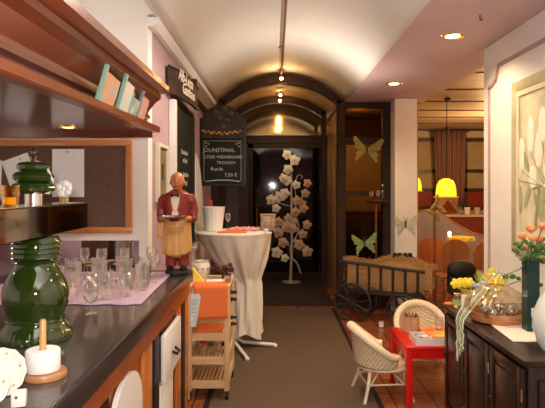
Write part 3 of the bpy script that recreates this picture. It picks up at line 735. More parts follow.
# sign above slate, bowed
t = thing('wooden_sign', (XL + .02, 4.6, 2.33), 'bowed dark wooden sign with pale script fixed above the slate', 'sign')
def sg(u, off=0):
    y = 4.16 + u * 1.0; x = -.815 + .085 * u + .025 * sin(PI * u)
    return x + off, y
b = MB(); pts = []
N = 12
for k in range(N):
    x0, y0 = sg(k / N); x1, y1 = sg((k + 1) / N)
    za, zb = [.0 + .02 * sin(PI * q / N) for q in (k, k + 1)]
    b.prism([(x0, y0, 2.345), (x1, y1, 2.345), (x1, y1, 2.54 + zb), (x0, y0, 2.54 + za)], (-.02, .0, 0))
b.build('board', M['brownsign'], t, False)
MB().tube([(sg(k / N, .004)[0], sg(k / N)[1], 2.545 + .02 * sin(PI * k / N)) for k in range(N + 1)], .008).tube([(sg(k / N, .004)[0], sg(k / N)[1], 2.345) for k in range(N + 1)], .008).build('rim', M['brownsign'], t)
ang = math.atan2(-.085, 1.0)
text('Alb-Leisa', .135, M['signpaint'], t, (-.722, 4.44, 2.450), (PI / 2, 0, PI / 2 + ang * .8), name='lettering', shear=.3)
text('Gasthaus', .125, M['signpaint'], t, (-.718, 4.56, 2.368), (PI / 2, 0, PI / 2 + ang * .8), name='lettering', shear=.3)
MB().bb(XL, -.80, 4.3, 4.33, 2.4, 2.48).build('bracket', M['blackmat'], t, False)
# white rounded board leaning
t = thing('white_rounded_board', (XL, 5.8, 0), 'tall white round-topped board against the wall beyond the slate', 'board')
pts = []
for k in range(13):
    a = PI / 2 * k / 12; pts.append((XL + .008, 5.46 + .62 * sin(a), .9 + 1.05 * cos(a)))
pts += [(XL + .008, 6.08, .0), (XL + .008, 5.46, .0)]
MB().prism(pts, (.040, 0, 0)).build('panel', M['whitelam'], t, False)
MB().tube([(p[0] + .036, p[1], p[2]) for p in pts[:13]] + [(XL + .044, 6.08, .02)], .008).build('edge', M['vine'], t)

# chalkboard with arched top
CBY = 6.1
t = thing('menu_board', (-.58, CBY, 1.66), 'black menu chalkboard with rounded ornamented top hanging before the dark panel', 'chalkboard')
x0, x1 = PX(201, CBY), PX(243, CBY); cxx = (x0 + x1) / 2
MB().bb(PX(199, CBY), PX(246, CBY), CBY + .02, CBY + .045, PZ(186, CBY), PZ(118, CBY)).build('backboard', M['black'], t, False)
MB().bb(x0, x1, CBY, CBY + .02, PZ(184, CBY), PZ(138, CBY)).build('slate', M['chalkboard'], t, False)
b = MB(); pts = [(x1 - .01, CBY - .01, PZ(138, CBY)), ]
for k in range(17):
    a = PI * k / 16; pts.append((cxx + (x1 - x0) / 2 * .96 * cos(a), CBY - .01, PZ(122, CBY) + .19 * sin(a)))
pts.append((x0 + .01, CBY - .01, PZ(138, CBY)))
b.prism(pts, (0, .03, 0)).build('arched_top', M['brownsign'], t, False)
b = MB()
for (px_, py_, r) in [(216, 112, .035), (224, 109, .04), (231, 114, .035), (220, 118, .03), (227, 120, .03), (223, 126, .03)]:
    b.sph((PX(px_, CBY), CBY - .014, PZ(py_, CBY)), r, (1, .25, .8))
b.build('relief', M['greenpaint'], t)
b = MB()
for k in range(15):
    b.sph((x0 + .03 + (x1 - x0 - .06) * k / 14, CBY - .018, PZ(133 + (k % 2) * 1.5 - 2 * abs(k / 7 - 1), CBY)), .014 if k % 3 else .02, (1.2, .4, .7), u=8, v=6)
b.build('gold_garland', M['goldpaint'], t)
for sx in (0, 1):
    b = MB()
    for q in ((0, 0), (2.5, 1), (0, 3.5)):
        px_ = (206 + q[0]) if sx == 0 else (239 - q[0]); b.sph((PX(px_, CBY), CBY - .005, PZ(143 + q[1], CBY)), .011, (1, .4, 1), u=8, v=6)
    b.build('gold_corner', M['goldpaint'], t)
b = MB(); e = .004
for (a0, b0, a1, b1) in [(204, 141, 204, 181), (241, 141, 241, 181), (204, 141, 241, 141)]:
    b.tube([(PX(a0, CBY), CBY - .002, PZ(b0, CBY)), (PX(a1, CBY), CBY - .002, PZ(b1, CBY))], .0025, 6)
b.tube([(PX(205 + 35 * k / 8, CBY), CBY - .002, PZ(181.5 - 1.5 * sin(PI * k / 8), CBY)) for k in range(9)], .006, 6)
b.build('chalk_border', M['chalk'], t)
for s_, px_, py_, sz in [('JOUNSTINAL', 219, 152, .062), ('LITEIR WEINBRAND', 223, 158.5, .050), ('TROCKEN', 226, 164, .046), ('Runde', 217, 170.5, .055), ('7,50 €', 231, 176.5, .055)]:
    text(s_, sz, M['chalk'], t, (PX(px_, CBY), CBY - .003, PZ(py_, CBY)), (PI / 2, 0, 0), name='chalk_lettering')
MB().bb(XL, PX(205, CBY), CBY + .045, CBY + .07, PZ(150, CBY), PZ(146, CBY)).build('wall_bracket', M['blackmat'], t, False)

# ================================================================= TROLLEY
TXa, TXb, TYa, TYb, TH = -.640, -.355, 4.08, 4.56, .845
t = thing('serving_trolley', ((TXa + TXb) / 2, (TYa + TYb) / 2, 0), 'pale pine slatted trolley on castors at the end of the bar', 'trolley')
for (x, y) in [(TXa, TYa), (TXb, TYa), (TXa, TYb), (TXb, TYb)]:
    MB().bb(x - .019, x + .019, y - .016, y + .016, .07, TH, .002).build('post', M['pine'], t)
for z in (.115, .295, .475):
    sh = MB().bb(TXa + .017, TXb - .017, TYa - .012, TYa + .006, z - .025, z + .030).bb(TXa + .017, TXb - .017, TYb - .006, TYb + .012, z - .025, z + .035).bb(TXa - .012, TXa + .006, TYa + .017, TYb - .017, z - .025, z + .035).bb(TXb - .006, TXb + .012, TYa + .017, TYb - .017, z - .025, z + .035).build('shelf', M['pinex'], t, False)
    b = MB()
    for k in range(8):
        x = TXa + .035 + (TXb - TXa - .07) * k / 7; b.bb(x - .010, x + .010, TYa + .008, TYb - .008, z - .005, z + .007)
    b.build('slats', M['pine'], sh, False)
MB().bb(TXa - .02, TXb + .02, TYa - .02, TYb + .02, TH, TH + .018, .003).build('top', M['pinex'], t)
for (x, y) in [(TXb, TYa), (TXa, TYb), (TXb, TYb), (TXa, TYa)]:
    MB().tube([(x - .012, y, .03), (x + .012, y, .03)], .029, 18).bb(x - .008, x + .008, y - .008, y + .008, .03, .07).build('castor', M['black'], t)
for (zc) in (.79, .735, .595, .545):
    MB().tube([(TXb + .018, TYa + .12, zc), (TXb + .066, TYa + .12, zc)], .011, 8).bb(TXb + .02, TXb + .035, TYa + .10, TYa + .14, zc - .012, zc + .012).build('hook', M['black'], t)
# stick leaning
tag(origin(MB().box((TXa + .0, TYa - .045, .45), (.022, .014, .86), None, .003).build('wooden_rod', M['pine']), (TXa, TYa - .045, 0)), 'loose flat pale wooden rod standing upright against the trolley front', 'rod')
# orange cloth
def oc(u, v):
    x = -.560 + u * .215 - (.055 * v * (1 - u)); 
    return (x + .04 * (1 - v) * (-(1 - u)), TYa - .030 - .003 * sin(u * 7) * v, TH + .022 - v * .255 + .01 * u * v)
b = MB().grid(oc, 14, 10)
b.grid(lambda u, v: (-.615 + .265 * u, TYa - .030 + v * .16, TH + .022 + .0 * v), 8, 4)
tag(origin(b.build('orange_napkin', M['orange'], solid=.004), (-.46, TYa, .7)), 'plain orange cloth hanging over the front of the pine trolley', 'napkin')
t = thing('leaflet', (-.60, TYa - .036, .66), 'pale blue leaflet tucked behind the rod at the trolley front', 'leaflet')
MB().prism([(-.625, TYa - .037, .56), (-.585, TYa - .037, .56), (-.548, TYa - .037, .78), (-.560, TYa - .037, .805), (-.625, TYa - .037, .81)], (0, .003, 0)).build('sheet', M['paperbluish'], t, False)
b = MB()
for k in range(5): b.tube([(-.615, TYa - .038, .64 + .03 * k), (-.580 + .004 * k, TYa - .038, .64 + .03 * k)], .0015, 5)
b.build('print_lines', M['bluepaint'], t)
# trolley contents
ps = [(-.56, 4.28, .07), (-.50, 4.24, .06), (-.44, 4.30, .075), (-.39, 4.25, .06)]
for i, (x, y, h) in enumerate(ps):
    t2 = thing('small_jar', (x, y, .303), 'small jar with %s on the middle trolley shelf, %s' % (['red lid', 'green lid', 'white lid', 'dark lid'][i], ['left end of the row', 'second from the left', 'third from the left', 'right end of the row'][i]), 'jar', 'small jars on the trolley')
    MB().cyl((x, y, .303), .024, h, 16).build('jar', M['glass'], t2)
    MB().cyl((x, y, .303 + h + .001), .025, .018, 16).build('lid', [M['redpaint'], M['green'], M['white'], M['black']][i], t2)
tag(origin(MB().bb(-.60, -.40, 4.16, 4.36, .483, .512, .006).build('folded_napkins', M['orange']), (-.5, 4.26, .483)), 'stack of folded orange napkins on the upper trolley shelf', 'napkins')
# on trolley top
zt_ = TH + .0185
tag(origin(MB().prism([(-.64, 4.22, zt_), (-.54, 4.20, zt_), (-.64, 4.25, zt_ + .11)], (.006, .012, 0)).build('yellow_napkin', M['yellow'], smooth=False), (-.6, 4.22, zt_)), 'folded yellow paper napkin standing on the trolley top beside the figurine', 'napkin')
b = MB().lathe([(0, .0), (.05, .0), (.055, .02), (.07, .055), (.068, .10), (.055, .125), (.06, .135), (.052, .135), (.048, .12), (.06, .09), (0, .02)], (-.60, 4.47, zt_), 26)
t = thing('ceramic_pot', (-.60, 4.47, zt_), 'cream ceramic pot with blue pattern on the trolley top behind the figurine', 'pot')
b.build('body', M['potwhite'], t)
b = MB()
for k in range(10):
    a = 2 * PI * k / 10; b.sph((-.60 + .069 * cos(a), 4.47 + .069 * sin(a), zt_ + .075), .010, u=6, v=5)
b.build('blue_pattern', M['bluepaint'], t)
t = thing('metal_bottle_holder', (-.615, 4.60 - .0, 1.05), 'tall clear carafe with steel rings standing behind the cream pot', 'carafe')
t.location = (-.63, 4.36, zt_)
MB().lathe([(0, 0), (.035, 0), (.05, .03), (.05, .09), (.03, .14), (.022, .18), (.03, .23), (.05, .27), (.05, .30), (.045, .30), (.02, .2), (0, .02)], (-.655, 4.30, zt_), 22).build('glass', M['glass'], t)
b = MB()
for z, r in ((.06, .052), (.14, .032), (.27, .052)): b.tube([(-.655 + r * cos(k * PI / 9), 4.30 + r * sin(k * PI / 9), zt_ + z) for k in range(18)], .004, 6, closed=True)
b.build('rings', M['steel'], t)
t.location = (-.655, 4.30, zt_)
for c in t.children:
    for v in c.data.vertices: v.co += Vector((-.63, 4.36, zt_)) - Vector((-.655, 4.30, zt_))
# dark bottle cluster
b = MB(); random.seed(3)
t = thing('dark_berry_bunch', (-.42, 4.42, zt_), 'bunch of dark purple berries and twigs on the trolley top', 'decoration')
for k in range(34): b.sph((-.43 + random.uniform(-.09, .09), 4.44 + random.uniform(-.06, .06), zt_ + .02 + random.uniform(0, .09)), random.uniform(.013, .02), u=8, v=6)
b.build('berries', M['berry'], t)
b = MB()
for k in range(9):
    a = random.uniform(-1, 1); b.tube([(-.43, 4.44, zt_ + .03), (-.43 + .1 * a, 4.42, zt_ + .10 + random.uniform(-.03, .02)), (-.43 + .14 * a, 4.40, zt_ + .09)], .0035, 5)
b.build('twigs', M['redtrouser'], t)
t = thing('tealight_jar', (-.36, 4.20, zt_), 'small glass jar with a gold tealight in front of the dark berries', 'candle')
MB().lathe([(0, .001), (.024, .001), (.026, .055), (.024, .055), (.022, .008), (0, .008)], (-.36, 4.20, zt_ ), 18).build('glass', M['glass'], t)
MB().cyl((-.36, 4.20, zt_ + .009), .018, .022, 14).build('candle', M['goldpaint'], t)
tag(origin(MB().box((-.47, 4.24, zt_ + .008), (.13, .07, .014), (0, 0, .25), .004).build('napkin_packet', M['paper']), (-.47, 4.24, zt_)), 'flat white napkin packet lying on the trolley top', 'napkins')

# ================================================================= HIGH TABLE
HX, HY, HZ = -.405, 5.45, 1.165
t = thing('high_table', (HX, HY, 0), 'round white standing table with tubular cross foot behind the trolley', 'table')
MB().lathe([(0, 0), (.37, 0), (.375, .01), (.375, .02), (0, .02)], (HX, HY, HZ - .022), 40).build('tabletop', M['whitemetal'], t)
MB().tube([(HX, HY, .06), (HX, HY, HZ - .025)], .022, 16).build('pole', M['whitemetal'], t)
for a, ln in ((-.12, .42), (-1.25, .50), (PI - .12, .36), (1.9, .40)):
    dx, dy = cos(a), sin(a)
    MB().tube([(HX, HY, .16), (HX + .03 * dx, HY + .03 * dy, .085), (HX + .1 * dx, HY + .1 * dy, .05), (HX + ln * dx, HY + ln * dy, .032)], .017, 10).sph((HX + ln * dx, HY + ln * dy, .024), .023, (1, 1, .9)).build('leg', M['whitemetal'], t)
def hc(u, v):
    a = 2 * PI * u
    if v < .15:
        r = .38 * v / .15; return (HX + r * cos(a), HY + r * sin(a), HZ + .003)
    q = (v - .15) / .85
    z = HZ - q * 1.06
    # cinched waist
    if q < .45: r = .38 - .245 * (q / .45) ** 1.3
    elif q < .6: r = .135
    else: r = .135 + .03 * (q - .6)
    if q < .03: r = .385
    cxo = .13 * min(1, q / .5) ** 1.3
    f = .020 * min(1, q * 4) * (sin(a * 9 + 2 * sin(q * 3)) + .5 * sin(a * 17 + q * 4))
    if q > .85: z += .03 * sin(a * 3) + .02
    r += f * (1.0 if q < .45 else .9)
    return (HX + cxo + r * cos(a), HY + r * sin(a), z)
cloth = MB().grid(hc, 96, 44).build('tablecloth', M['tablecloth'])
tag(origin(cloth, (HX, HY, HZ)), 'white cloth tied in at the waist draped over the round standing table', 'tablecloth')
zt2 = HZ + .006
# bucket
t = thing('ice_bucket', (-.545, 5.38, zt2), 'white pleated ice bucket on the left of the round table', 'bucket')
def fl(r, z, a): return r * (1 + .02 * cos(a * 16))
MB().lathe([(0, 0), (.085, 0), (.095, .10), (.112, .225), (.118, .24), (.112, .24), (.09, .1), (.08, .01), (0, .01)], (-.565, 5.42, zt2), 64, fl).build('body', M['white'], t)
t.location = (-.605, 5.38, zt2)
for c in t.children:
    for v in c.data.vertices: v.co += Vector((.02, 0, 0))
t = thing('wine_bottle', (-.655, 5.62, zt2), 'dark wine bottle with red capsule behind the white ice bucket', 'bottle')
MB().lathe([(0, 0), (.036, 0), (.036, .18), (.03, .21), (.014, .25), (.014, .30), (0, .30)], (-.655, 5.60, zt2), 20).build('body', M['winebottle'], t)
MB().lathe([(.0148, .245), (.0148, .305), (0, .305)], (-.655, 5.60, zt2), 16).build('capsule', M['redpaint'], t)
stemglass(.17, .028, (PX(228, 5.6), 5.6, zt2), 'empty slim champagne glass standing on the round table by the bucket', None, name='champagne_glass')
# orange napkin fan & petals on table
def triangle(x, y, z, name, mat, lab):
    tag(origin(MB().prism([(x - .14, y - .04, z), (x + .14, y - .05, z), (x + .02, y + .13, z + .012)], (0, 0, .012)).build(name, mat, smooth=False), (x, y, z)), lab, 'napkin')
triangle(-.40, 5.20, zt2 + .001, 'orange_napkin', M['orange'], 'folded orange napkin triangle at the front of the round table')
random.seed(5); b = MB()
for k in range(160):
    a = random.uniform(0, 2 * PI); r = .27 * math.sqrt(random.random()); x, y = HX + .07 + r * cos(a) * .95, HY + .03 + r * sin(a) * .6
    if x < -.44 or (x < -.2 and y < 5.36) or (x > -.16 and y > 5.40): continue
    b.sph((x, y, zt2 + .006 + random.uniform(0, .014)), random.uniform(.010, .022), (1, 1, .7), u=6, v=4)
tag(origin(b.build('rose_petals', M['petal']), (HX, HY, zt2)), 'scattered pink petals on the round white table', 'petals', kind='stuff')
t = thing('dried_flower_cube', (-.045, 5.55, zt2), 'brown cube vase with dried filling at the right edge of the round table', 'vase')
cxv = PX(268, 5.5)
MB().bb(cxv - .075, cxv + .075, 5.44, 5.56, zt2, zt2 + .15, .006).build('cube', noisy('brown_speckled_glass', (.20, .11, .06), (.36, .24, .15), 60, .3, bs=.2), t)
MB().bb(cxv - .08, cxv + .08, 5.435, 5.565, zt2 + .15, zt2 + .165, .003).build('rim', M['rope'], t)
tag(origin(MB().lathe([(0, 0), (.02, 0), (.022, .03), (.018, .035), (0, .035)], (PX(266, 5.2), 5.22, zt2), 16).build('tealight_candle', M['white']), (PX(266, 5.2), 5.22, zt2)), 'small white tealight at the right front of the round table', 'candle')

# ================================================================= LEAF SCULPTURE
SY = 9.1
def S(x, y): return (PX(240 + x / 2.72, SY), PZ(140 + y / 2.72, SY))
t = thing('metal_vine_sculpture', (S(150, 380)[0], SY, 0), 'tall cream metal vine sculpture with pale leaves standing before the black glass door', 'sculpture')
def path(lst, r, nm, y=SY, mat=M['vine']):
    pts = []
    P_ = [Vector((S(*p)[0], y, S(*p)[1])) for p in lst]
    for i in range(len(P_) - 1):
        p0 = P_[max(i - 1, 0)]; p1 = P_[i]; p2 = P_[i + 1]; p3 = P_[min(i + 2, len(P_) - 1)]
        for k in range(5):
            u = k / 5; pts.append(.5 * ((2 * p1) + (-p0 + p2) * u + (2 * p0 - 5 * p1 + 4 * p2 - p3) * u * u + (-p0 + 3 * p1 - 3 * p2 + p3) * u ** 3))
    pts.append(P_[-1]); MB().tube(pts, r, 8).build(nm, mat, t)
zb = S(0, 372)[1]
MB().tube([(S(137, 0)[0], SY, .02), (S(141, 300)[0], SY, S(0, 300)[1]), (S(140, 180)[0], SY, S(0, 180)[1]), (S(140, 60)[0], SY, S(0, 60)[1])], [.026, .024, .02, .014], 10).build('stem', M['vine'], t)
MB().lathe([(0, .012), (.16, .012), (.16, .02), (0, .022)], (S(140, 0)[0], SY + .02, .001), 30).build('base_plate', M['vine'], t)
for (lst, r) in [([(165, 362), (155, 335), (140, 318), (137, 290), (152, 265), (160, 240), (152, 212), (140, 200)], .016),
                 ([(140, 180), (128, 178), (118, 175), (108, 172), (95, 168)], .010),
                 ([(90, 165), (90, 148), (88, 135), (82, 126), (76, 130), (78, 137)], .008),
                 ([(140, 200), (150, 182), (162, 165), (175, 150)], .010),
                 ([(152, 160), (150, 130), (153, 105), (160, 95), (169, 99), (166, 106)], .008),
                 ([(140, 290), (125, 282), (115, 270), (112, 255)], .009),
                 ([(145, 275), (160, 278), (178, 290)], .009), ([(128, 80), (136, 95), (140, 110)], .008), ([(140, 250), (120, 240), (108, 228)], .008)]:
    path(lst, r, 'branch')
def leaf(px_, py_, r, rot, mat, yoff):
    x, z = S(px_, py_); b = MB(); pts = []
    N = 20
    for k in range(N):
        a = 2 * PI * k / N + rot
        rr = r * (.84 + .13 * cos(5 * (a - rot)) + .05 * cos(3 * a))
        pts.append((x + rr * cos(a), SY + yoff, z + rr * sin(a)))
    c = b.bm.verts.new((x, SY + yoff - .022, z)); vs = [b.bm.verts.new(p) for p in pts]
    for i in range(N): b.bm.faces.new((c, vs[i], vs[(i + 1) % N]))
    lf = b.build('leaf', mat, t, False, solid=.004)
    MB().sph((x, SY + yoff - .024, z), r * .13, (1, .5, 1), u=8, v=6).build('leaf_centre', M['rope'], lf)
lv = [(128, 40, 0), (148, 55, 0), (130, 80, 0), (118, 103, 0), (128, 110, 0), (153, 122, 0), (183, 118, 1), (85, 162, 0), (107, 155, 0), (122, 145, 0), (98, 185, 0), (155, 165, 1), (177, 145, 1), (168, 172, 1), (172, 185, 1), (150, 195, 1), (105, 222, 1), (132, 213, 1), (142, 240, 1), (105, 250, 1), (182, 230, 1), (170, 255, 1), (117, 278, 1), (160, 283, 1), (100, 305, 0), (122, 320, 0), (182, 302, 1), (126, 235, 1), (146, 222, 1)]
random.seed(11)
for i, (a, b_, k) in enumerate(lv):
    leaf(a, b_, random.uniform(.080, .108) , random.uniform(0, 6), M['leafpeach'] if k else M['leafwhite'], -.03 - .01 * (i % 4))

# ================================================================= PARTITION: pedestal glass, cabinet
t = thing('dark_cabinet', (1.25, 8.6, 0), 'dark red wooden cabinet seen behind the glazed partition', 'cabinet')
MB().bb(1.02, 1.72, 8.4, 8.8, .0, 1.20, .01).build('body', M['redtrouser'], t)
MB().bb(1.00, 1.74, 8.38, 8.82, 1.20, 1.23, .004).build('top', M['darkwood'], t)
MB().bb(1.05, 1.36, 8.385, 8.399, .1, 1.12, .004).build('door', M['darkwood'], t)
MB().bb(1.38, 1.69, 8.385, 8.399, .1, 1.12, .004).build('door', M['darkwood'], t)
yb = 7.05
xb = PX(376, yb)
t = thing('pedestal_stand', (xb, yb, 0), 'slim dark pedestal with round tray in front of the glazed partition', 'stand')
MB().tube([(xb, yb, .02), (xb, yb, PZ(204, yb))], .014, 12).build('pole', M['copper'], t)
MB().lathe([(0, 0), (.11, 0), (.09, .02), (.02, .03), (0, .03)], (xb, yb, .001), 24).build('foot', M['copper'], t)
MB().lathe([(0, 0), (.10, .0), (.14, .02), (.145, .035), (.138, .035), (.09, .01), (0, .01)], (xb, yb, PZ(203, yb)), 30).build('tray', M['copper'], t)
stemglass(.14, .032, (xb - .06, yb, PZ(203, yb) + .012), 'wine glass on the left of the pedestal tray', None)
stemglass(.15, .032, (xb + .02, yb - .04, PZ(203, yb) + .012), 'wine glass in the middle of the pedestal tray', None)
t = thing('wine_bottle', (xb + .085, yb, PZ(203, yb) + .012), 'dark bottle with pale cap on the right of the pedestal tray', 'bottle')
zz = PZ(203, yb) + .013
MB().lathe([(0, 0), (.028, 0), (.028, .13), (.012, .17), (.012, .21), (0, .21)], (xb + .085, yb, zz), 18).build('body', M['winebottle'], t)
MB().lathe([(0, .21), (.013, .21), (.013, .228), (0, .228)], (xb + .085, yb, zz), 14).build('cap', M['white'], t)

# ================================================================= BUTTERFLIES
def butterfly(px_, py_, d, size, mat, lab, rot=0, loc=None, darkbody=True):
    c = Vector((PX(px_, d), d, PZ(py_, d)))
    t = thing('butterfly_decoration', c, lab, 'butterfly')
    up = [(.03, .03), (.12, .14), (.26, .24), (.46, .42), (.56, .40), (.55, .24), (.46, .10), (.48, .02), (.34, -.06), (.18, -.06), (.04, -.03)]
    lo = [(.04, -.04), (.18, -.07), (.34, -.08), (.42, -.18), (.38, -.28), (.42, -.42), (.34, -.48), (.28, -.36), (.18, -.28), (.10, -.18), (.03, -.10)]
    for s in (-1, 1):
        for nm, pl in (('upper_wing', up), ('lower_wing', lo)):
            pts = []
            for (x, z) in pl:
                X, Z = x * s * size, z * size
                X, Z = X * cos(rot) - Z * sin(rot), X * sin(rot) + Z * cos(rot)
                pts.append((c.x + X, c.y - abs(x) * size * .25, c.z + Z))
            MB().prism(pts, (0, .004, 0)).build(nm, mat, t, False)
    MB().tube([c + Vector((0, -.005, -.18 * size)), c + Vector((0, -.005, .14 * size))], [.03 * size, .045 * size], 8).build('body', M['greenpaint'], t)
    for s in (-1, 1): MB().tube([c + Vector((0, -.006, .14 * size)), c + Vector((s * .07 * size, -.01, .28 * size)), c + Vector((s * .12 * size, -.01, .32 * size))], .006 * size + .001, 5).build('antenna', M['greenpaint'], t)
    return t
butterfly(367, 149, YE - .055, .36, M['goldfly'], 'olive gold butterfly on the glazed partition above the cart', -.1)
butterfly(405.5, 224, YE - .305, .27, M['greenflypale'], 'pale green butterfly pinned on the white pillar', .05)
butterfly(364.5, 243, 6.42, .27, M['greenfly'], 'bright green butterfly perched on the hay in the cart', .1)

# ================================================================= HAY CART
ca = Vector((PX(343, 6.62), 6.62, 0)); cb = Vector((PX(423, 6.2), 6.2, 0))
dv = (cb - ca); LN = dv.length; ang = math.atan2(dv.y, dv.x)
cart = thing('hay_cart', (ca + cb) / 2, 'old dark wooden ladder cart filled with straw in front of the partition and pillar', 'cart')
cart.rotation_euler = (0, 0, ang)
h2 = LN / 2; W = .32
def side(y, nm):
    b = MB(); b.tube([(-h2 - .04, y, .70), (h2 + .02, y, .635)], .019, 8).build(nm + '_rail', M['cartwood'], cart, world=False)
    MB().bb(-h2, h2, y - .02, y + .02, .33, .38).build('floor_beam', M['cartwood'], cart, False, world=False)
    for k in range(7):
        x = -h2 + .04 + (LN - .1) * k / 6; zt3 = .70 - .065 * (x + h2) / LN
        MB().tube([(x, y, .36), (x, y, zt3)], .017, 7).build('spindle', M['cartwood'], cart, world=False)
side(0, 'side'); side(W * 1.0, 'side')
MB().bb(-h2, h2, 0, W, .335, .355).build('floorboards', M['cartwood'], cart, False, world=False)
def wheel(x, y, r):
    w_ = MB().tube([(x + r * cos(k * PI / 16), y, r + .002 + r * sin(k * PI / 16)) for k in range(32)], .016, 8, closed=True).build('wheel', M['cartwood'], cart, world=False)
    b = MB()
    for k in range(10):
        a = k * PI / 5 + .2; b.tube([(x, y, r), (x + r * cos(a), y, r + r * sin(a))], .008, 6)
    b.build('spokes', M['cartwood'], w_, world=False)
    MB().tube([(x, y - .03, r), (x, y + .03, r)], .032, 12).build('hub', M['cartwood'], w_, world=False)
wheel(-h2 + .14, -.06, .22); wheel(h2 - .22, -.06, .18); wheel(-h2 + .14, W + .06, .22); wheel(h2 - .22, W + .06, .18)
MB().tube([(-h2 + .14, -.06, .22), (-h2 + .14, W + .06, .22)], .015).build('axle', M['cartwood'], cart, world=False)
MB().tube([(h2 - .22, -.06, .18), (h2 - .22, W + .06, .18)], .015).build('axle', M['cartwood'], cart, world=False)
random.seed(21); b = MB()
def hz(x): return .715 + .035 * sin(x * 9) + .03 * sin(x * 4 + 1)
def hcore(u, v):
    x = -h2 + .03 + (LN + .06) * u; a = PI * 1.5 * v - PI * .25
    yy = W / 2 - (W / 2 - .035) * cos(a) * (1.0); z = .52 + (hz(x) - .53) * sin(a)
    return (x, min(max(yy, .03), W - .03), max(z, .36)) + ()
b.grid(hcore, 40, 14)
for k in range(2600):
    x = random.uniform(-h2 + .02, h2 + .10); y = random.uniform(.03, W - .03); top = random.random() < .55
    z = hz(x) + random.uniform(-.03, .02) if top else random.uniform(.37, .70)
    if not top: y = random.uniform(-.012, .035)
    a = random.uniform(0, PI); e_ = random.uniform(-.5, .5) if top else random.uniform(-1.5, 1.5); ln = random.uniform(.03, .07)
    dx, dy, dz = cos(a) * cos(e_) * ln, sin(a) * cos(e_) * ln * (.8 if top else .15), sin(e_) * ln
    w_ = .0022
    b.face([(x - dx, y - dy, z - dz - w_), (x + dx, y + dy, z + dz - w_), (x + dx, y + dy, z + dz + w_), (x - dx, y - dy, z - dz + w_)])
for v in b.bm.verts: v.co = Matrix.Rotation(ang, 3, 'Z') @ v.co + (ca + cb) / 2
hayo = b.build('straw', M['hay'], smooth=False)
tag(origin(hayo, ((ca + cb) / 2)), 'loose golden straw heaped in the dark ladder cart', 'straw', kind='stuff')
t = thing('metal_watering_can', (PX(383, 6.3), 6.3, 0), 'small pale metal lantern on the floor under the cart', 'lantern')
lx = PX(381, 6.2)
t.location = (lx, 6.2, 0)
MB().bb(lx - .03, lx + .03, 6.17, 6.23, .0, .012).build('base', M['steel'], t, False)
MB().bb(lx - .03, lx + .03, 6.17, 6.23, .075, .09).build('lid', M['steel'], t, False)
MB().bb(lx - .024, lx + .024, 6.176, 6.224, .012, .075).build('glass', M['white'], t, False)
t.name = 'lantern'
# black metal ornament on hay
ox, oy = PX(406, 6.25), 6.42
t = thing('black_scroll_ornament', (ox, oy, .77), 'black curly scroll ornament lying on the straw at the foot of the pillar', 'ornament')
for s, m_ in ((-1, 1), (1, 1)):
    pts = [(ox + s * (.02 + .09 * k / 10), oy, .795 + .022 * sin(k * 1.05)) for k in range(11)]
    MB().tube(pts, [.016 + .008 * sin(k) for k in range(11)], 8).build('scroll', M['blackmat'], t)

# ================================================================= KIDS TABLE + CHAIRS
tx0, tx1, ty0, ty1, tz = .955, 1.52, 3.90, 4.46, .45
t = thing('play_table', ((tx0 + tx1) / 2, (ty0 + ty1) / 2, 0), "low bright red children's table beside the sideboard", 'table')
MB().bb(tx0, tx1, ty0, ty1, tz - .022, tz, .004).build('tabletop', M['redpaint'], t)
MB().bb(tx0 + .03, tx1 - .03, ty0 + .008, ty0 + .026, tz - .085, tz - .022).bb(tx0 + .03, tx1 - .03, ty1 - .026, ty1 - .008, tz - .085, tz - .022).bb(tx0 + .008, tx0 + .026, ty0 + .03, ty1 - .03, tz - .085, tz - .022).bb(tx1 - .026, tx1 - .008, ty0 + .03, ty1 - .03, tz - .085, tz - .022).build('apron', M['redpaint'], t, False)
for (x, y) in [(tx0 + .002, ty0 + .002), (tx1 - .05, ty0 + .002), (tx0 + .002, ty1 - .05), (tx1 - .05, ty1 - .05)]:
    MB().bb(x, x + .048, y, y + .048, .001, tz - .023, .003).build('leg', M['redpaint'], t)
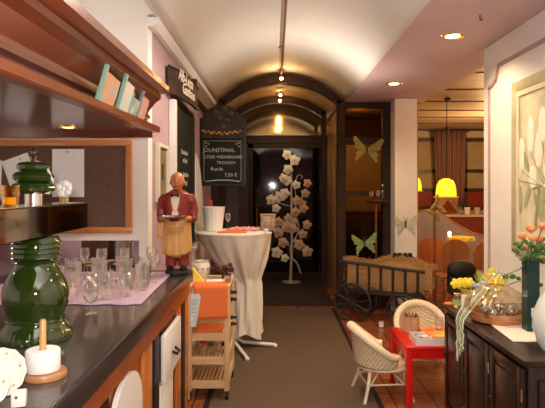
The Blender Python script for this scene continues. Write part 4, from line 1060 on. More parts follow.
def wchair(loc, rz, lab):
    t = thing('wicker_chair', loc, lab, 'chair', "small wicker chairs at the red table")
    t.rotation_euler = (0, 0, rz)      # faces -Y locally
    RX_, RY_ = .20, .19
    def top(a): # a: angle from back (+Y), -2.05..2.05
        q = abs(a) / 2.05; return .345 + .19 * (cos(min(q * 1.15, 1) * PI) * .5 + .5) ** .6
    def sh(u, v):
        a = -2.0 + 4.0 * u; zt4 = top(a); z = .255 + (zt4 - .255) * v
        fl_ = 1 + .16 * v * (1 - abs(a) / 4)
        return (RX_ * fl_ * sin(a), .02 + RY_ * fl_ * cos(a), z)
    MB().grid(sh, 48, 12).build('backrest', M['wicker'], t, world=False, solid=.010)
    pts = [Vector(sh(k / 40, 1)) for k in range(41)]
    MB().tube(pts, [.022 + .012 * sin(PI * k / 40) for k in range(41)], 10).build('rim', M['wickerframe'], t, world=False)
    MB().lathe([(0, -.012), (.185, -.012), (.192, 0), (.185, .014), (0, .018)], (0, .0, .262), 32).build('seat', M['seatpad'], t, world=False)
    MB().tube([(.195 * cos(k * PI / 16), .195 * sin(k * PI / 16), .245) for k in range(32)], .013, 8, closed=True).build('seat_frame', M['wickerframe'], t, world=False)
    for sx in (-1, 1):
        for sy in (-1, 1):
            MB().tube([(sx * .125, sy * .125, .25), (sx * .15, sy * .15, .12), (sx * .185, sy * .185, .006)], [.014, .013, .012], 9).build('leg', M['wickerframe'], t, world=False)
            MB().tube([(sx * .155, sy * .155, .10), (sx * .10, sy * .02 + sy * .04, .20), (0, sy * .10, .23)], .007, 6).build('brace', M['wickerframe'], t, world=False)
    MB().tube([(.150 * cos(k * PI / 2 + PI / 4) * 1.42, .150 * sin(k * PI / 2 + PI / 4) * 1.42, .13) for k in range(4)], .008, 6, closed=True).build('stretcher', M['wickerframe'], t, world=False)
    return t
wchair((.835, 4.18, 0), PI / 2 + .10, 'small cream wicker tub chair left of the red table with its back to the aisle')
wchair((1.31, 4.76, 0), -0.03, 'small cream wicker tub chair behind the red table facing the camera')
# on table
def atT(px_, py_):
    d = (EYE - tz) * F / (py_ - VY); return PX(px_, d), d
x, y = atT(411, 331)
t = thing('pencil_basket', (x, y, tz), 'round woven pencil pot full of brown pencils on the red table', 'pencil pot')
MB().lathe([(0, .001), (.062, .001), (.066, .12), (.06, .12), (.056, .01), (0, .01)], (x, y, tz), 24).build('pot', M['rope'] if False else noisy('pale_brown_glass', (.42, .25, .14), (.62, .44, .26), 40, .5, stretch=(1, 1, .1), bs=.3), t)
random.seed(4)
for k in range(12):
    a = 2 * PI * k / 12; r = .045
    MB().tube([(x + r * cos(a) * .8, y + r * sin(a) * .8, tz + .015), (x + r * cos(a) * 1.15, y + r * sin(a) * 1.15, tz + .135 + .012 * random.random())], .007, 6).build('pencil', [M['rope'], M['redtrouser'], M['rollwood']][k % 3], t)
x0_, y0_ = 1.08, 3.94
def flat(x0, x1, y0, y1, z0, z1, mat, name, lab, cat, grp=None, rz=0):
    o = MB().box(((x0 + x1) / 2, (y0 + y1) / 2, (z0 + z1) / 2), (x1 - x0, y1 - y0, z1 - z0), (0, 0, rz), .002).build(name, mat)
    return tag(origin(o, ((x0 + x1) / 2, (y0 + y1) / 2, z0)), lab, cat, grp)
t = thing('book_box', (1.2, 3.98, tz), 'flat white box of picture books lying on the red table', 'box')
MB().bb(1.03, 1.36, 3.93, 4.12, tz + .001, tz + .008).bb(1.03, 1.36, 3.93, 3.937, tz + .008, tz + .055).bb(1.03, 1.037, 3.937, 4.12, tz + .008, tz + .055).bb(1.353, 1.36, 3.937, 4.12, tz + .008, tz + .055).bb(1.037, 1.353, 4.113, 4.12, tz + .008, tz + .055).build('tray', M['white'], t, False)
flat(1.05, 1.34, 3.945, 4.105, tz + .01, tz + .05, noisy('book_pages', (.75, .70, .60), (.8, .75, .66), 30, .8, bs=0), 'page_block', 'thick cream book inside the white box on the red table', 'book')
flat(1.05, 1.14, 3.95, 4.10, tz + .051, tz + .060, noisy('blue_white_cover', (.12, .14, .35), (.8, .75, .7), 14, .3, bs=0), 'picture_book', 'thin blue and white picture book on top at the left of the white box', 'book')
flat(1.15, 1.24, 3.95, 4.10, tz + .051, tz + .062, noisy('orange_cover', (.85, .20, .03), (.9, .45, .1), 12, .3, bs=0), 'picture_book', 'thin orange picture book in the middle on top of the white box', 'book', rz=.12)
flat(1.25, 1.335, 3.95, 4.10, tz + .051, tz + .061, noisy('yellow_cover', (.92, .66, .04), (.9, .5, .05), 12, .3, bs=0), 'picture_book', 'thin yellow picture book on top at the right of the white box', 'book')
flat(1.16, 1.45, 4.18, 4.36, tz + .001, tz + .03, M['redpaint'] if False else noisy('red_yellow_cover', (.75, .05, .03), (.9, .55, .05), 7, .35, bs=0), 'game_box', 'flat red and yellow game box at the back of the red table', 'box')
xg, yg = 1.30, 4.25
tag(origin(MB().lathe([(0, 0), (.03, 0), (.032, .10), (.030, .10), (.028, .006), (0, .006)], (xg, yg, tz + .032), 18).build('drinking_glass', M['glass']), (xg, yg, tz + .032)), 'clear tumbler standing on the red table near the sideboard', 'glass')

# ================================================================= SIDEBOARD
sx0, sx1, sy0_, sy1_, sh_ = 1.156, 1.72, 2.497, 3.757, .80
t = thing('sideboard', ((sx0 + sx1) / 2, 3.1, 0), 'dark espresso wooden sideboard with panelled doors against the right wall', 'sideboard')
MB().bb(sx0 + .035, sx1, sy0_ + .03, sy1_ - .03, .06, sh_ - .035).build('carcass', M['sideboardz'], t, False)
MB().bb(sx0, sx1 + .004, sy0_, sy1_, sh_ - .022, sh_, .006).bb(sx0 + .018, sx1, sy0_ + .018, sy1_ - .018, sh_ - .042, sh_ - .022, .004).build('top', M['sideboard'], t)
MB().bb(sx0 + .02, sx1, sy0_ + .015, sy1_ - .015, 0.001, .07, .004).build('plinth', M['sideboardz'], t)
ys = [sy0_ + .045, sy0_ + .44, sy0_ + .83, sy1_ - .045]
for i in range(3):
    y0, y1 = ys[i] + .008, ys[i + 1] - .008
    dd = MB().bb(sx0 + .022, sx0 + .036, y0, y1, .09, sh_ - .055, .003).build('door', M['sideboardz'], t)
    MB().bb(sx0 + .014, sx0 + .024, y0 + .07, y1 - .07, .16, sh_ - .125, .006).build('raised_panel', M['sideboard'], dd)
    b = MB()
    for (a0, a1, c0, c1) in [(y0, y0 + .05, .09, sh_ - .055), (y1 - .05, y1, .09, sh_ - .055), (y0 + .05, y1 - .05, .09, .14), (y0 + .05, y1 - .05, sh_ - .105, sh_ - .055)]:
        b.bb(sx0 + .013, sx0 + .023, a0, a1, c0, c1, .002)
    b.build('door_frame', M['sideboardz'], dd)
    for z in (.62, .22): MB().tube([(sx0 + .012, y0 - .004, z - .03), (sx0 + .012, y0 - .004, z + .03)], .006, 8).build('hinge', M['steel'], dd)
    MB().sph((sx0 + .006, y1 - .03, .48), .010).build('knob', M['darkwood'], dd)
MB().bb(sx0 + .08, sx1 - .06, sy0_ + .018, sy0_ + .03, .12, sh_ - .10, .004).build('end_panel', M['sideboard'], t)

ZT = sh_ + .001
b = MB().grid(lambda u, v: (1.24 + .34 * u + .05 * v * (1 - u), 2.80 + .72 * v, ZT + .0025 + .001 * sin(u * 20)), 20, 20)
tag(origin(b.build('table_runner', M['linen'], solid=.003), (1.4, 3.2, ZT)), 'cream cloth runner lying on the dark sideboard', 'cloth')
ZC = ZT + .0055
# gift basket
gx, gy = 1.345, 3.26
t = thing('gift_basket', (gx, gy, ZC), 'round orange wicker tray gift wrapped in clear cellophane on the sideboard', 'gift basket')
MB().lathe([(0, 0), (.145, 0), (.155, .02), (.16, .055), (.152, .055), (.145, .012), (0, .012)], (gx, gy, ZC), 40).build('tray', M['basket'], t)
random.seed(8)
for k in range(9):
    a = k * 2.4; r = .03 + .1 * (k / 9)
    MB().sph((gx + r * cos(a), gy + r * sin(a), ZC + .055), .034, (1, 1, .9), u=12, v=8).build('foil_sweet', M['foil'], t)
def ce(u, v):
    a = 2 * PI * u
    r = [.158, .172, .165, .135, .09, .04, .02, .045][min(int(v * 7), 7)] if False else None
    prof_ = [(.158, .03), (.175, .07), (.170, .11), (.135, .16), (.08, .195), (.022, .215), (.03, .235), (.08, .265)]
    q = v * (len(prof_) - 1); i = min(int(q), len(prof_) - 2); f = q - i
    rr = prof_[i][0] * (1 - f) + prof_[i + 1][0] * f; z = prof_[i][1] * (1 - f) + prof_[i + 1][1] * f
    w_ = 1 + .07 * sin(a * 11 + v * 9) + .04 * sin(a * 23 + v * 5)
    return (gx + rr * w_ * cos(a), gy + rr * w_ * sin(a), ZC + z)
MB().grid(ce, 72, 28).build('cellophane', M['cello'], t)
b = MB()
for k in range(6):
    a = k * 1.05; b.tube([(gx, gy, ZC + .22), (gx + .03 * cos(a), gy + .03 * sin(a), ZC + .25), (gx + .05 * cos(a), gy + .05 * sin(a), ZC + .225), (gx, gy, ZC + .22)], .006, 6)
b.build('bow', M['daff'], t)
for k in range(5):
    xo = .012 * k; y_ = 3.36 - .035 * k
    pts = [(gx - .03, gy + .02, ZC + .2), (gx - .10, y_ , ZC + .15), (sx0 + .03, y_, ZC + .08), (sx0 - .012 - .003 * k, y_, ZC + .01)]
    for j in range(1, 9): pts.append((sx0 - .014 - .006 * (j % 2) - .003 * k, y_ + .008 * sin(j * 1.5 + k), ZC - .035 * j * (1 - .1 * k)))
    MB().tube(pts, .0045, 6).build('ribbon', M['lgreen'] if k % 2 else M['white'], t)
# yellow bowl with plants
bx_, by_ = 1.375, 3.60
t = thing('planted_bowl', (bx_, by_, ZT), 'yellow bowl planted with spring flowers at the far end of the sideboard', 'flower bowl')
MB().lathe([(0, 0), (.06, 0), (.075, .03), (.115, .09), (.135, .135), (.128, .135), (.10, .08), (0, .07)], (bx_, by_, ZT), 36).build('bowl', M['bowlyellow'], t)
MB().lathe([(0, .12), (.12, .115)], (bx_, by_, ZT), 20).build('soil', M['darkred'], t)
random.seed(13); b = MB()
for k in range(26):
    a = random.uniform(0, 2 * PI); r = .10 * random.random(); ln = random.uniform(.06, .15)
    x, y = bx_ + r * cos(a) + .03, by_ + r * sin(a); 
    b.prism([(x - .008, y, ZT + .12), (x + .008, y, ZT + .12), (x + .012 + .05 * cos(a), y, ZT + .12 + ln * .6), (x + .08 * cos(a), y, ZT + .12 + ln)], (0, .004, 0))
b.build('foliage', M['lgreen'], t, False)
b = MB()
for k in range(22):
    a = random.uniform(0, 2 * PI); r = .06 * random.random(); b.sph((bx_ - .01 + r * cos(a), by_ - .07 + r * sin(a) * .5, ZT + .145 + random.uniform(0, .04)), .018, u=6, v=5)
b.build('lavender', M['lavender'], t)
for (ox_, oz_) in [(.04, .22), (.07, .19), (.01, .20), (.10, .15), (.06, .25)]:
    c = Vector((bx_ + ox_, by_ - .03, ZT + oz_)); b = MB()
    for k in range(6): b.sph(c + Vector((.013 * cos(k * PI / 3), 0, .013 * sin(k * PI / 3))), .010, (1, .5, 1), u=6, v=5)
    b.sph(c + Vector((0, -.01, 0)), .007, u=6, v=5).build('flower', M['daff'], t)
for (x, z) in [(-.165, .165), (-.125, .17), (-.085, .17)]:
    c = Vector((bx_ + x, by_ - .02, ZT + z)); b = MB()
    for k in range(6):
        a = k * PI / 3; b.sph(c + Vector((.024 * cos(a), 0, .020 * sin(a))), .019, (1, .4, .8), (0, -a, 0), u=8, v=6)
    b.tube([c + Vector((0, .005, 0)), c + Vector((0, -.03, -.002))], [.011, .016], 10).build('daffodil', M['daff'], t)
    MB().tube([(bx_ + x * .5, by_, ZT + .11), c], .004, 6).build('stalk', M['green'], t)
# trailing sprig
b = MB().tube([(bx_ + .12, by_ - .02, ZT + .13), (bx_ + .20, by_ - .12, ZT + .20), (bx_ + .28, by_ - .22, ZT + .205)], .003, 6)
for k in range(4):
    b.sph((bx_ + .20 + .03 * k, by_ - .12 - .035 * k, ZT + .205 + .012 * (-1) ** k), .018, (1, .4, .7), (0, .4 * (-1) ** k, 0), u=8, v=6)
b.build('trailing_sprig', M['green'], t)
# jar & card
t = thing('preserve_jar', (1.235, 3.63, ZT), 'small glass jar with green label at the far front corner of the sideboard', 'jar')
MB().lathe([(0, 0), (.032, 0), (.034, .06), (.026, .075), (0, .075)], (1.235, 3.63, ZT), 20).build('jar', M['glass'], t)
MB().lathe([(.0345, .015), (.0345, .05)], (1.235, 3.63, ZT), 20).build('label', M['lgreen'], t)
MB().cyl((1.235, 3.63, ZT + .076), .028, .014).build('lid', M['brass'], t)
tag(origin(MB().box((1.245, 3.475, ZT + .058), (.075, .004, .11), (-.2, 0, -.1)).build('gift_card', M['linen'], smooth=False), (1.245, 3.475, ZT)), 'cream folded card standing before the yellow bowl', 'card')
tag(origin(MB().lathe([(0, 0), (.03, 0), (.034, .01), (.03, .014), (0, .014)], (1.20, 3.70, ZT), 20).build('small_dish', M['orange']), (1.20, 3.70, ZT)), 'tiny orange dish at the far edge of the sideboard', 'dish')
# teal vase with roses
vx, vy = 1.435, 3.02
t = thing('rose_vase', (vx, vy, ZC), 'tall square dark teal vase of peach roses on the sideboard', 'vase')
MB().prism([(vx - .034, vy - .034, ZC), (vx + .034, vy - .034, ZC), (vx + .034, vy + .034, ZC), (vx - .034, vy + .034, ZC)], (0, 0, .40)).build('vase', M['teal'], t, False)
MB().tube([(vx - .04, vy - .04, ZC + .39), (vx + .04, vy - .04, ZC + .39), (vx + .04, vy + .04, ZC + .39), (vx - .04, vy + .04, ZC + .39)], .006, 6, closed=True).build('rim', M['teal'], t)
MB().bb(vx - .012, vx + .016, vy - .0365, vy - .0345, ZC + .08, ZC + .13).build('label', M['linen'], t, False)
random.seed(2)
rs = [(522, 236), (531, 229), (533, 238), (543, 226), (550, 232), (527, 246), (540, 240), (556, 222), (546, 247)]
for i, (a, c_) in enumerate(rs):
    d = vy + random.uniform(-.06, .06); c = Vector((PX(a, d), d, PZ(c_, d))); b = MB()
    b.sph(c, .021, (1, 1, 1.05), u=12, v=8)
    for k in range(7):
        an = k * 2 * PI / 7; b.sph(c + Vector((.014 * cos(an), .014 * sin(an), .004)), .014, (1, 1, 1.25), u=8, v=6)
    b.build('rose', M['rose'] if i % 2 else M['roseyellow'], t)
    MB().tube([c, (c + Vector((vx, vy, ZC + .42))) / 2 + Vector((0, 0, -.01)), (vx + .01 * (i % 3 - 1), vy, ZC + .36)], .003, 6).build('stalk', M['green'], t)
b = MB()
for k in range(34):
    a = random.uniform(0, 2 * PI); r = random.uniform(.02, .10)
    b.sph((vx + r * cos(a), vy + r * sin(a) * .6, ZC + random.uniform(.38, .49)), .024, (1, .35, .55), (random.uniform(-.6, .6), random.uniform(-1, 1), a), u=8, v=5)
b.build('rose_leaves', M['green'], t)
for dx in (-.105, -.145):
    MB().sph((vx + dx, vy - .01, ZC + .30), .019, (1, .4, .8), u=8, v=6).build('side_leaf', M['green'], t)
MB().tube([(vx, vy, ZC + .40), (vx - .06, vy, ZC + .34), (vx - .15, vy - .01, ZC + .305)], .003, 6).build('side_twig', M['green'], t)
tag(origin(MB().sph((1.52, 3.08, ZC + .036), .036, u=20, v=14).lathe([(0, .07), (.010, .07), (.010, .08), (0, .08)], (1.52, 3.08, ZC), 12).build('glass_ornament', M['blueball']), (1.52, 3.08, ZC)), 'blue and white glass ball beside the teal vase', 'ornament')
tag(origin(MB().lathe([(0, 0), (.05, 0), (.075, .04), (.095, .11), (.092, .18), (.065, .25), (.035, .30), (.03, .33), (.036, .345), (.030, .345), (.024, .32), (0, .31)], (1.375, 2.66, ZT), 40).build('ceramic_vase', M['celadon']), (1.375, 2.66, ZT)), 'pale celadon bulbous vase at the near end of the sideboard', 'vase')
t = thing('silver_bottle', (1.50, 2.90, ZC), 'slim clear bottle with silver and red stopper between the two vases', 'bottle')
MB().lathe([(0, 0), (.026, 0), (.028, .16), (.014, .22), (.013, .29), (0, .29)], (1.49, 2.88, ZC), 20).build('body', M['glass'], t)
MB().lathe([(0, .29), (.018, .29), (.02, .33), (.01, .37), (0, .38)], (1.49, 2.88, ZC), 16).build('stopper', M['steel'], t)
MB().sph((1.485, 2.86, ZC + .30), .012).build('red_seal', M['redpaint'], t)

# picture on right wall
t = thing('floral_painting', (XW, 3.3, 1.14), 'large painting of white tulips in a grey green frame on the right wall', 'painting')
Y0, Y1, Z0, Z1 = 2.55, 3.875, 1.14, 2.35; xf = XW
MB().bb(xf - .014, xf - .002, Y0 + .06, Y1 - .06, Z0 + .06, Z1 - .06).build('canvas', M['canvas'], t, False)
b = MB().bb(xf - .03, xf - .002, Y1 - .075, Y1, Z0, Z1, .008).bb(xf - .03, xf - .002, Y0, Y0 + .075, Z0, Z1, .008).bb(xf - .03, xf - .002, Y0 + .07, Y1 - .07, Z1 - .075, Z1, .008).bb(xf - .03, xf - .002, Y0 + .07, Y1 - .07, Z0, Z0 + .075, .008)
b.build('frame', M['gframe'], t)
b = MB().bb(xf - .026, xf - .004, Y1 - .11, Y1 - .075, Z0 + .075, Z1 - .075).bb(xf - .026, xf - .004, Y0 + .075, Y0 + .11, Z0 + .075, Z1 - .075).bb(xf - .026, xf - .004, Y0 + .11, Y1 - .11, Z1 - .11, Z1 - .075).bb(xf - .026, xf - .004, Y0 + .11, Y1 - .11, Z0 + .075, Z0 + .11)
b.build('inner_slip', M['gframelight'], t, False)
def PW(px_, py_): d = XW * F / (px_ - VX); return d, PZ(py_, d)
for (a, c_, rz_, ry_) in [(524, 155, .15, .07), (533, 135, .16, .07), (541, 150, .15, .07), (535, 178, .10, .075), (521, 170, .1, .05), (550, 165, .13, .07), (545, 125, .15, .07), (560, 150, .14, .08), (575, 135, .14, .08), (568, 175, .12, .08)]:
    y, z = PW(a, c_)
    MB().sph((xf - .016, y, z), 1, (.004, ry_ * .75, rz_ * .8)).build('painted_tulip', M['tulip'], t)
    o = MB().tube([(xf - .016, y, z - rz_ * .7), (xf - .016, 3.33 + (y - 3.33) * .35, 1.62), (xf - .016, 3.33 + (y - 3.33) * .5, 1.33)], .006, 6).build('painted_stem', M['stem'], t)
b = MB()
for (a, c_) in [(518, 190), (523, 200), (528, 160), (545, 195), (540, 205), (517, 150), (530, 195)]:
    y, z = PW(a, c_); b.sph((xf - .016, y, z), 1, (.003, .03, .10), (.5 * (a % 3 - 1), 0, 0))
b.build('painted_leaves', M['stem'], t)
MB().tube([(xf - .016, 3.24, 1.615), (xf - .028, 3.33, 1.60), (xf - .016, 3.42, 1.615)], .010, 6).build('painted_tie', M['tulip'], t)

# ================================================================= CEILING LIGHTS
for i, (x, y, lab) in enumerate([(1.34, 4.05, 'round brass downlight in the pink soffit nearer the camera'), (1.31, 5.9, 'round brass downlight in the pink soffit farther along'), (1.33, 1.6, 'x')]):
    if i == 2: continue
    t = thing('ceiling_downlight', (x, y, ZS), lab, 'downlight', 'brass downlights in the pink soffit')
    MB().lathe([(.055, -.002), (.085, -.006), (.09, .0), (.055, .0)], (x, y, ZS - .001), 30).build('ring', M['brass'], t)
    MB().cyl((x, y, ZS - .006), .054, .005, 24).build('lens', M['downglow'], t)
XT = XC + .0
t = thing('light_track', (XT, 4.5, ZA), 'thin dark copper lighting rail along the crown of the vault', 'light rail')
MB().tube([(XT, 2.5, ZA - .07), (XT, 6.95, ZA - .07)], .011, 8).build('rail', M['copper'], t)
for y in (3.0, 5.0, 6.6): MB().tube([(XT, y, ZA - .07), (XT, y, ZA - .001)], .006, 8).build('hanger', M['copper'], t)
MB().tube([(XT, 5.35, ZA - .075), (XT - .05, 5.38, ZA - .09), (XT - .03, 5.3, ZA - .10)], .005, 6).build('clip', M['copper'], t)
def spot(y, x=XT, lab=''):
    t = thing('track_spotlight', (x, y, ZA - .08), lab, 'spotlight', 'small track spotlights along the vault')
    MB().lathe([(.012, 0), (.026, -.03), (.022, -.03), (.010, 0)], (x, y, ZA - .082), 14).tube([(x, y, ZA - .06), (x, y, ZA - .085)], .008, 8).build('housing', M['copper'], t)
    MB().sph((x, y, ZA - .118), .020, u=12, v=8).build('bulb', M['lampglow'], t)
spot(6.75, lab='glowing spotlight at the end of the copper rail before the first arch')
spot(7.95, lab='glowing spotlight between the two dark arches')
spot(8.45, lab='glowing spotlight just before the second dark arch')
t2 = thing('ceiling_hook', (PX(480, 4.1), 3.6, ZS), 'small dark hook in the pink soffit', 'hook')
hx = PX(480, 3.55)
t2.location = (hx, 3.55, ZS)
MB().tube([(hx, 3.55, ZS - .001), (hx, 3.55, ZS - .03), (hx + .012, 3.55, ZS - .04), (hx + .016, 3.55, ZS - .025)], .004, 6).build('hook', M['blackmat'], t2)

# ================================================================= BACK ROOM CONTENT
yw = RY - .02
def bwin(px0, px1, n_, ww):
    w = bpy.data.objects.new(n_, None); COL.objects.link(w); w.location = ((PX(px0, yw) + PX(px1, yw)) / 2, yw, 1.5); struct(w)
    x0, x1 = PX(px0, yw), PX(px1, yw); z0, z1 = PZ(208, yw), PZ(137, yw)
    b = MB()
    for z in (z1 - .06, PZ(171, yw), PZ(190, yw), z0): b.bb(x0, x1, yw - .03, yw + .015, z - .035, z + .035)
    for x in (x0 + .05, x1 - .05): b.bb(x - .05, x + .05, yw - .03, yw + .015, z0, z1)
    b.build('window_frame', M['darkwood'], w, False)
    MB().bb(x0 + .05, x1 - .05, yw + .0, yw + .01, PZ(190, yw), z1).build('pane', M['windowglow'], w, False)
    MB().bb(x0 + .05, x1 - .05, yw + .0, yw + .01, z0, PZ(190, yw)).build('lower_pane', M['redtrouser'], w, False)
bwin(404, 440, 'window_3', 0); bwin(462, 505, 'window_4', 0)
t = thing('brown_curtain', (PX(450, 10.8), 10.8, 1.4), 'brown pleated curtain between the two back windows', 'curtain')
def cu(u, v):
    z = PZ(131, 10.8) * (1 - v) + PZ(205, 10.8) * v
    w0, w1 = PX(434, 10.8), PX(467, 10.8); c = (w0 + w1) / 2; hw = (w1 - w0) / 2 * (1 - .18 * v)
    return (c + hw * (2 * u - 1), 10.8 + .03 * sin(u * 40), z)
MB().grid(cu, 80, 4).build('drape', M['curtain'], t, solid=.006)
MB().tube([(PX(431, 10.8), 10.85, PZ(131, 10.8)), (PX(470, 10.8), 10.85, PZ(131, 10.8))], .02, 8).build('rod', M['darkwoodx'], t)
# wall counter
yc = 10.3
t = thing('back_counter', (PX(460, yc), yc, 0), 'red brown cupboard with pale top under the far windows', 'cupboard')
MB().bb(PX(437, yc), PX(510, yc), yc, RY - .08, 0, PZ(217, yc)).build('body', M['redwood'] if False else noisy('red_brown_panel', (.17, .035, .022), (.22, .05, .03), 4, .4, bs=0), t, False)
MB().bb(PX(435, yc), PX(512, yc), yc - .03, RY - .08, PZ(217, yc), PZ(217, yc) + .05).build('top', noisy('pale_stone', (.50, .42, .34), (.58, .50, .42), 12, .4, bs=0), t, False)
zc_ = PZ(217, yc) + .051
for i, px_ in enumerate((467, 477)):
    x = PX(px_, 10.45); t = thing('small_pot', (x, 10.45, zc_), ['white flower pot on the far cupboard, nearer the curtain', 'pinkish flower pot on the far cupboard near the wall edge'][i], 'pot', 'small pots on the far cupboard')
    MB().lathe([(0, 0), (.05, 0), (.065, .13), (.058, .13), (.045, .01), (0, .01)], (x, 10.45, zc_), 20).build('pot', M['white'] if i == 0 else M['soffit'], t)
    MB().lathe([(0, .11), (.055, .11)], (x, 10.45, zc_), 16).build('soil', M['darkred'], t)
x = PX(447, 10.5)
t = thing('woven_cushion', (x, 10.5, zc_), 'brown patterned cushion standing on the far cupboard under the lamp', 'cushion')
MB().box((x, 10.50, zc_ + .16), (.42, .10, .31), None, .04).build('cushion', M['cushion'], t)
MB().prism([(x - .19, 10.445, zc_ + .03), (x, 10.435, zc_ + .28), (x + .19, 10.445, zc_ + .03)], (0, .003, 0)).build('chevron', M['redwoodlite'], t, False)
# blue-grey divider
yd = 8.9
t = thing('room_divider', (PX(450, yd), yd, 0), 'blue grey divider wall with downward curving wooden edge', 'divider')
top_ = [(418, 213), (430, 211), (438, 213), (446, 218), (454, 224), (462, 229), (472, 234), (486, 238), (500, 240)]
pts = [(PX(a, yd), yd, PZ(c, yd)) for a, c in top_]
MB().prism(pts + [(PX(500, yd), yd, 0), (PX(418, yd), yd, 0)], (0, .08, 0)).build('panel', M['bluegrey'], t, False)
MB().tube([(p[0], p[1] + .04, p[2] + .01) for p in pts], .03, 8).build('capping', M['chairwood'], t)
# pendant lamp
lx, ly = PX(446, 7.1), 7.1; zl = PZ(197, ly)
t = thing('pendant_lamp', (lx, ly, RZ), 'glowing yellow bell shaped glass pendant lamp in the back room', 'pendant lamp')
hh = 18.5 * ly / F; rr = 10 * ly / F
MB().lathe([(rr * 1.0, 0), (rr * .98, hh * .35), (rr * .90, hh * .65), (rr * .68, hh * .88), (rr * .3, hh), (0, hh * 1.02)], (lx, ly, zl), 32).build('shade', M['shadeyellow'], t)
MB().tube([(lx + rr * 1.15 * cos(k * PI / 16), ly + rr * 1.15 * sin(k * PI / 16), zl) for k in range(32)], .010, 6, closed=True).build('rim', M['brassrim'], t)
MB().tube([(lx, ly, zl + hh), (lx + .01, ly, PZ(128, ly)), (lx + .01, ly, RZ)], .005, 6).build('cord', M['blackmat'], t)
MB().sph((lx + .01, ly, PZ(129, ly)), .03, (.7, .7, 1.2)).build('cord_weight', M['blackmat'], t)
MB().sph((lx + .02, ly, RZ - .03), .035, (1.4, 1, .6)).build('ceiling_rose', M['blackmat'], t)
l2x, l2y = PX(412, 9.0), 9.0
l2 = thing('pendant_lamp', (PX(419, 10.2), 10.2, RZ), 'farther yellow pendant lamp partly hidden by the white pillar', 'pendant lamp')
qx, qy, qz = PX(413.5, 10.2), 10.2, PZ(191, 10.2)
MB().lathe([(.15, 0), (.145, .12), (.12, .22), (.04, .30), (0, .31)], (qx, qy, qz), 28).build('shade', M['shadeyellow'], l2)
MB().tube([(qx + .17 * cos(k * PI / 16), qy + .17 * sin(k * PI / 16), qz) for k in range(32)], .010, 6, closed=True).build('rim', M['brassrim'], l2)
MB().tube([(qx, qy, qz + .3), (qx, qy, RZ)], .005, 6).build('cord', M['blackmat'], l2)
# table with yellow cloth
yt = 7.9; xt = PX(461, yt); zt5 = PZ(237, yt)
t = thing('round_table', (xt, yt, 0), 'small round table with scalloped yellow cloth under the pendant lamp', 'table')
def sc2(r, z, a): return r * (1 + .06 * cos(a * 9)) if z < .0 else r
MB().lathe([(0, .004), (.18, .004), (.19, -.01), (.20, -.045)], (xt, yt, zt5), 72, sc2).build('yellow_cloth', M['yellow'], t)
MB().lathe([(0, 0), (.03, 0), (.03, zt5 - .03), (.17, zt5 - .02), (.17, zt5 - .005), (0, zt5 - .005)], (xt, yt, 0), 20).build('pedestal', M['chairwood'], t)
MB().lathe([(0, .001), (.16, .001), (.14, .03), (0, .04)], (xt, yt, 0), 20).build('foot', M['chairwood'], t)
tag(origin(MB().sph((PX(446, 7.8)+.07, 7.86, zt5 + .060), .028).lathe([(0, .006), (.025, .006), (.02, .04), (0, .04)], (PX(446, 7.8)+.07, 7.86, zt5+.005), 14).build('table_candle', base_mat('candle_glow', (1, .9, .6), .4, emit=(1, .75, .35), es=3)[0]), (PX(446, 7.8)+.07, 7.86, zt5+.005)), 'bright round candle at the left rim of the yellow table', 'candle')
xq = xt - .02
# brown chairs (rounded back)
def bchair(px_, y, pt, lab, w=.40, rz=0, jacket=False):
    x = PX(px_, y); H_ = PZ(pt, y)
    t = thing('wooden_chair', (x, y, 0), lab, 'chair', 'chestnut wooden chairs in the back room'); t.rotation_euler = (0, 0, rz)
    pts = []
    for k in range(13):
        a = PI * k / 12; pts.append((w / 2 * cos(a), -.18, H_ - .16 + .16 * sin(a)))
    MB().prism(pts + [(-w / 2 * .85, -.18, .50), (w / 2 * .85, -.18, .50)], (0, .025, 0)).build('backrest', M['chairwood'], t, world=False)
    MB().box((0, .02, .44), (.40, .40, .035), None, .01).build('seat', M['chairwood'], t, world=False)
    for sx in (-1, 1):
        for sy in (-1, 1): MB().tube([(sx * .16, .02 + sy * .16, .43), (sx * .18, .02 + sy * .18, .004)], [.018, .014], 8).build('leg', M['chairwood'], t, world=False)
    return t
bchair(428, 7.75, 236, 'round backed chestnut chair in the back room next to the white pillar')
bchair(451, 7.15, 238, 'round backed chestnut chair in the back room with its back to the thin post', .36)
bc = bchair(484, 7.4, 240, 'round backed chestnut chair with a black jacket beyond the sideboard', .42)
# black jacket
jx, jy = PX(461, 6.25), 6.25
t = thing('black_armchair', (jx, jy, 0), 'black upholstered chair with steel leg behind the daffodils', 'chair')
b = MB(); b.box((jx, jy, .56), (.32, .14, .34), None, .06).box((jx, jy - .16, .43), (.34, .36, .10), None, .04)
b.build('upholstery', M['blackmat'], t)
MB().sph((jx - .01, jy - .05, .66), .15, (1.1, .55, .75)).build('jacket', M['blackmat'], t)
for sx in (-1, 1):
    for dy in (-.3, .05):
        MB().tube([(jx + sx * .14, jy + dy, .42), (jx + sx * .18, jy + dy - .02, .006)], .011, 8).build('leg', M['steel'], t)
flatp = thing('picture_card', (PX(465, 6.45), 6.45, .9), 'x', 'card')
bpy.data.objects.remove(flatp)
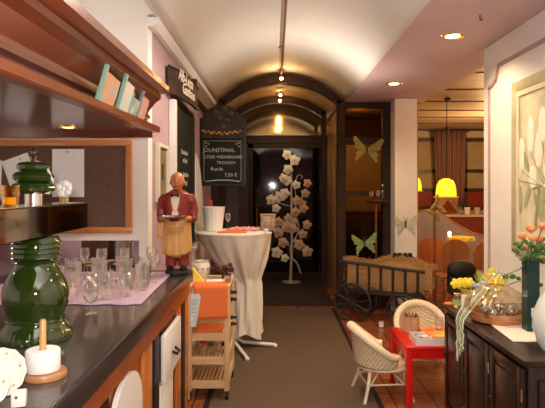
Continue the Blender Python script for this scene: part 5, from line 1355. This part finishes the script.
# thin post with yellow ribbon butterfly
px_, yp = 434.5, 6.6; xp = PX(px_, yp)
t = thing('plant_pole', (xp, yp, 0), 'thin dark pole with gold ribbon bow standing right of the pillar', 'pole')
MB().tube([(xp, yp, .01), (xp, yp, PZ(206, yp))], .016, 8).build('pole', M['copper'], t)
MB().lathe([(0, 0), (.10, 0), (.09, .02), (0, .025)], (xp, yp, .001), 20).build('foot', M['copper'], t)
b = MB(); zr = PZ(208, yp)
for (dx, dz, l, a) in [(.02, .09, .09, 1.4), (-.06, -.05, .07, -.5), (.08, -.01, .09, -.6), (-.02, .02, .08, .9), (.03, -.10, .08, -1.3), (.10, -.04, .05, -.3)]:
    b.sph((xp + dx, yp - .02, zr + dz), 1, (l, .015, .022), (0, -a, 0), u=10, v=6)
b.build('ribbon_bow', M['goldfly'], t)
# jug behind pole
xj = PX(424, 9.15)

# ================================================================= LIGHTS
def light(kind, loc, power, col, size=.1, rot=(0, 0, 0), name='light', **k):
    l = bpy.data.lights.new(name, kind); l.energy = power; l.color = col
    if kind == 'AREA': l.shape = 'RECTANGLE'; l.size = size; l.size_y = k.get('sy', size)
    else: l.shadow_soft_size = size
    if kind == 'SPOT': l.spot_size = k.get('cone', 1.6); l.spot_blend = .6
    o = bpy.data.objects.new(name, l); COL.objects.link(o); o.location = loc; o.rotation_euler = rot
    return o
WARM = (1, .72, .42)
light('POINT', (-.06, .02, 1.68), 88, (1, .95, .90), .025, name='camera_flash')
light('SPOT', (.35, -.7, 2.0), 260, (1, .96, .92), .08, (PI * .95, 0, 0), 'rear_up_fill', cone=2.3)  # added fill behind the camera, aimed up to whiten the vault
light('SPOT', (.3, .75, 1.1), 190, (1, .96, .92), .20, (PI, 0, 0), 'aisle_up_fill', cone=2.0)  # unseen spot added below the frame to light the near vault evenly
light('SPOT', (.2, 2.6, 1.5), 24, (1, .93, .86), .3, (PI, 0, 0), 'vault_up_fill', cone=2.9)  # added fill floating in the aisle, brightens the vault from below
light('SPOT', (-1.0, -.6, 3.0), 210, (1, .90, .80), .15, (PI * .14, 0, -.35), 'near_room_fill', cone=2.7)  # general fill added behind the camera, set aside from the door reflection
light('SPOT', (XT, 3.6, ZA - .12), 80, (1, .84, .68), .08, (0, 0, 0), 'vault_down_fill', cone=2.8)  # added fill shining down into the aisle, has no fitting
light('SPOT', (.4, 5.4, 2.2), 40, (1, .84, .68), .12, (PI, 0, 0), 'vault_up_fill', cone=2.9)  # same added vault fill farther along, no lamp body there
light('SPOT', (-1.7, 2.6, 2.4), 12, (1, .90, .82), .12, (PI * .6, 0, 0), 'bar_wall_fill', cone=2.6)  # added light to lift the cream wall above the bar, no fixture
light('SPOT', (XT, 8.3, ZA - .18), 26, (1, .74, .46), .05, (.5, 0, 0), 'vestibule_lamp', cone=1.9)
light('SPOT', (1.34, 4.05, ZS - .03), 42, WARM, .05, (0, 0, 0), 'downlight_lamp', cone=2.4)
light('SPOT', (1.31, 5.9, ZS - .03), 40, WARM, .05, (0, 0, 0), 'downlight_lamp', cone=2.4)
light('SPOT', (-1.06, 2.78, 1.902), 8, WARM, .03, (0, 0, 0), 'bar_downlight_lamp', cone=2.4)
light('SPOT', (1.34, 2.0, ZS - .03), 40, WARM, .05, (0, 0, 0), 'downlight_lamp', cone=2.4)
for y, p in ((6.75, 7), (7.95, 4), (8.45, 4)): light('POINT', (XT, y, ZA - .15), p, (1, .55, .22), .02, name='track_lamp')
light('SPOT', (XT, 4.6, ZA - .12), 45, WARM, .05, (0, 0, 0), 'track_lamp', cone=2.6)
light('POINT', (lx, ly, zl - .05), 9, (1, .55, .12), .08, name='pendant_lamp_light')
light('POINT', (3.6, 8.6, 2.2), 85, (1, .60, .28), .2, name='back_room_lamp')
light('POINT', (3.0, 5.8, 2.4), 36, (1, .60, .30), .2, name='back_room_lamp')
light('POINT', (1.25, 8.1, 2.6), 34, (1, .74, .40), .1, name='bay_lamp')
light('POINT', (-1.5, 4.0, 1.45), 2.5, (1, .8, .7), .05, name='niche_lamp')
light('POINT', (-1.9, 2.2, 1.75), 5, (1, .8, .65), .1, name='bar_back_lamp')

wd = bpy.data.worlds.new('night'); SC.world = wd; wd.use_nodes = True
wd.node_tree.nodes['Background'].inputs[0].default_value = (.012, .010, .012, 1)
wd.node_tree.nodes['Background'].inputs[1].default_value = 1

cam = bpy.data.cameras.new('camera'); co = bpy.data.objects.new('camera', cam); COL.objects.link(co)
co.location = (0, 0, EYE); co.rotation_euler = (PI / 2, 0, 0)
cam.sensor_fit = 'HORIZONTAL'; cam.sensor_width = 36; cam.lens = F / 545 * 36
cam.shift_x = -(VX - 272.5) / 545; cam.shift_y = -(204 - VY) / 545
cam.clip_start = .02
SC.camera = co
SC.view_settings.view_transform = 'Standard'; SC.view_settings.look = 'None'; SC.view_settings.exposure = 0
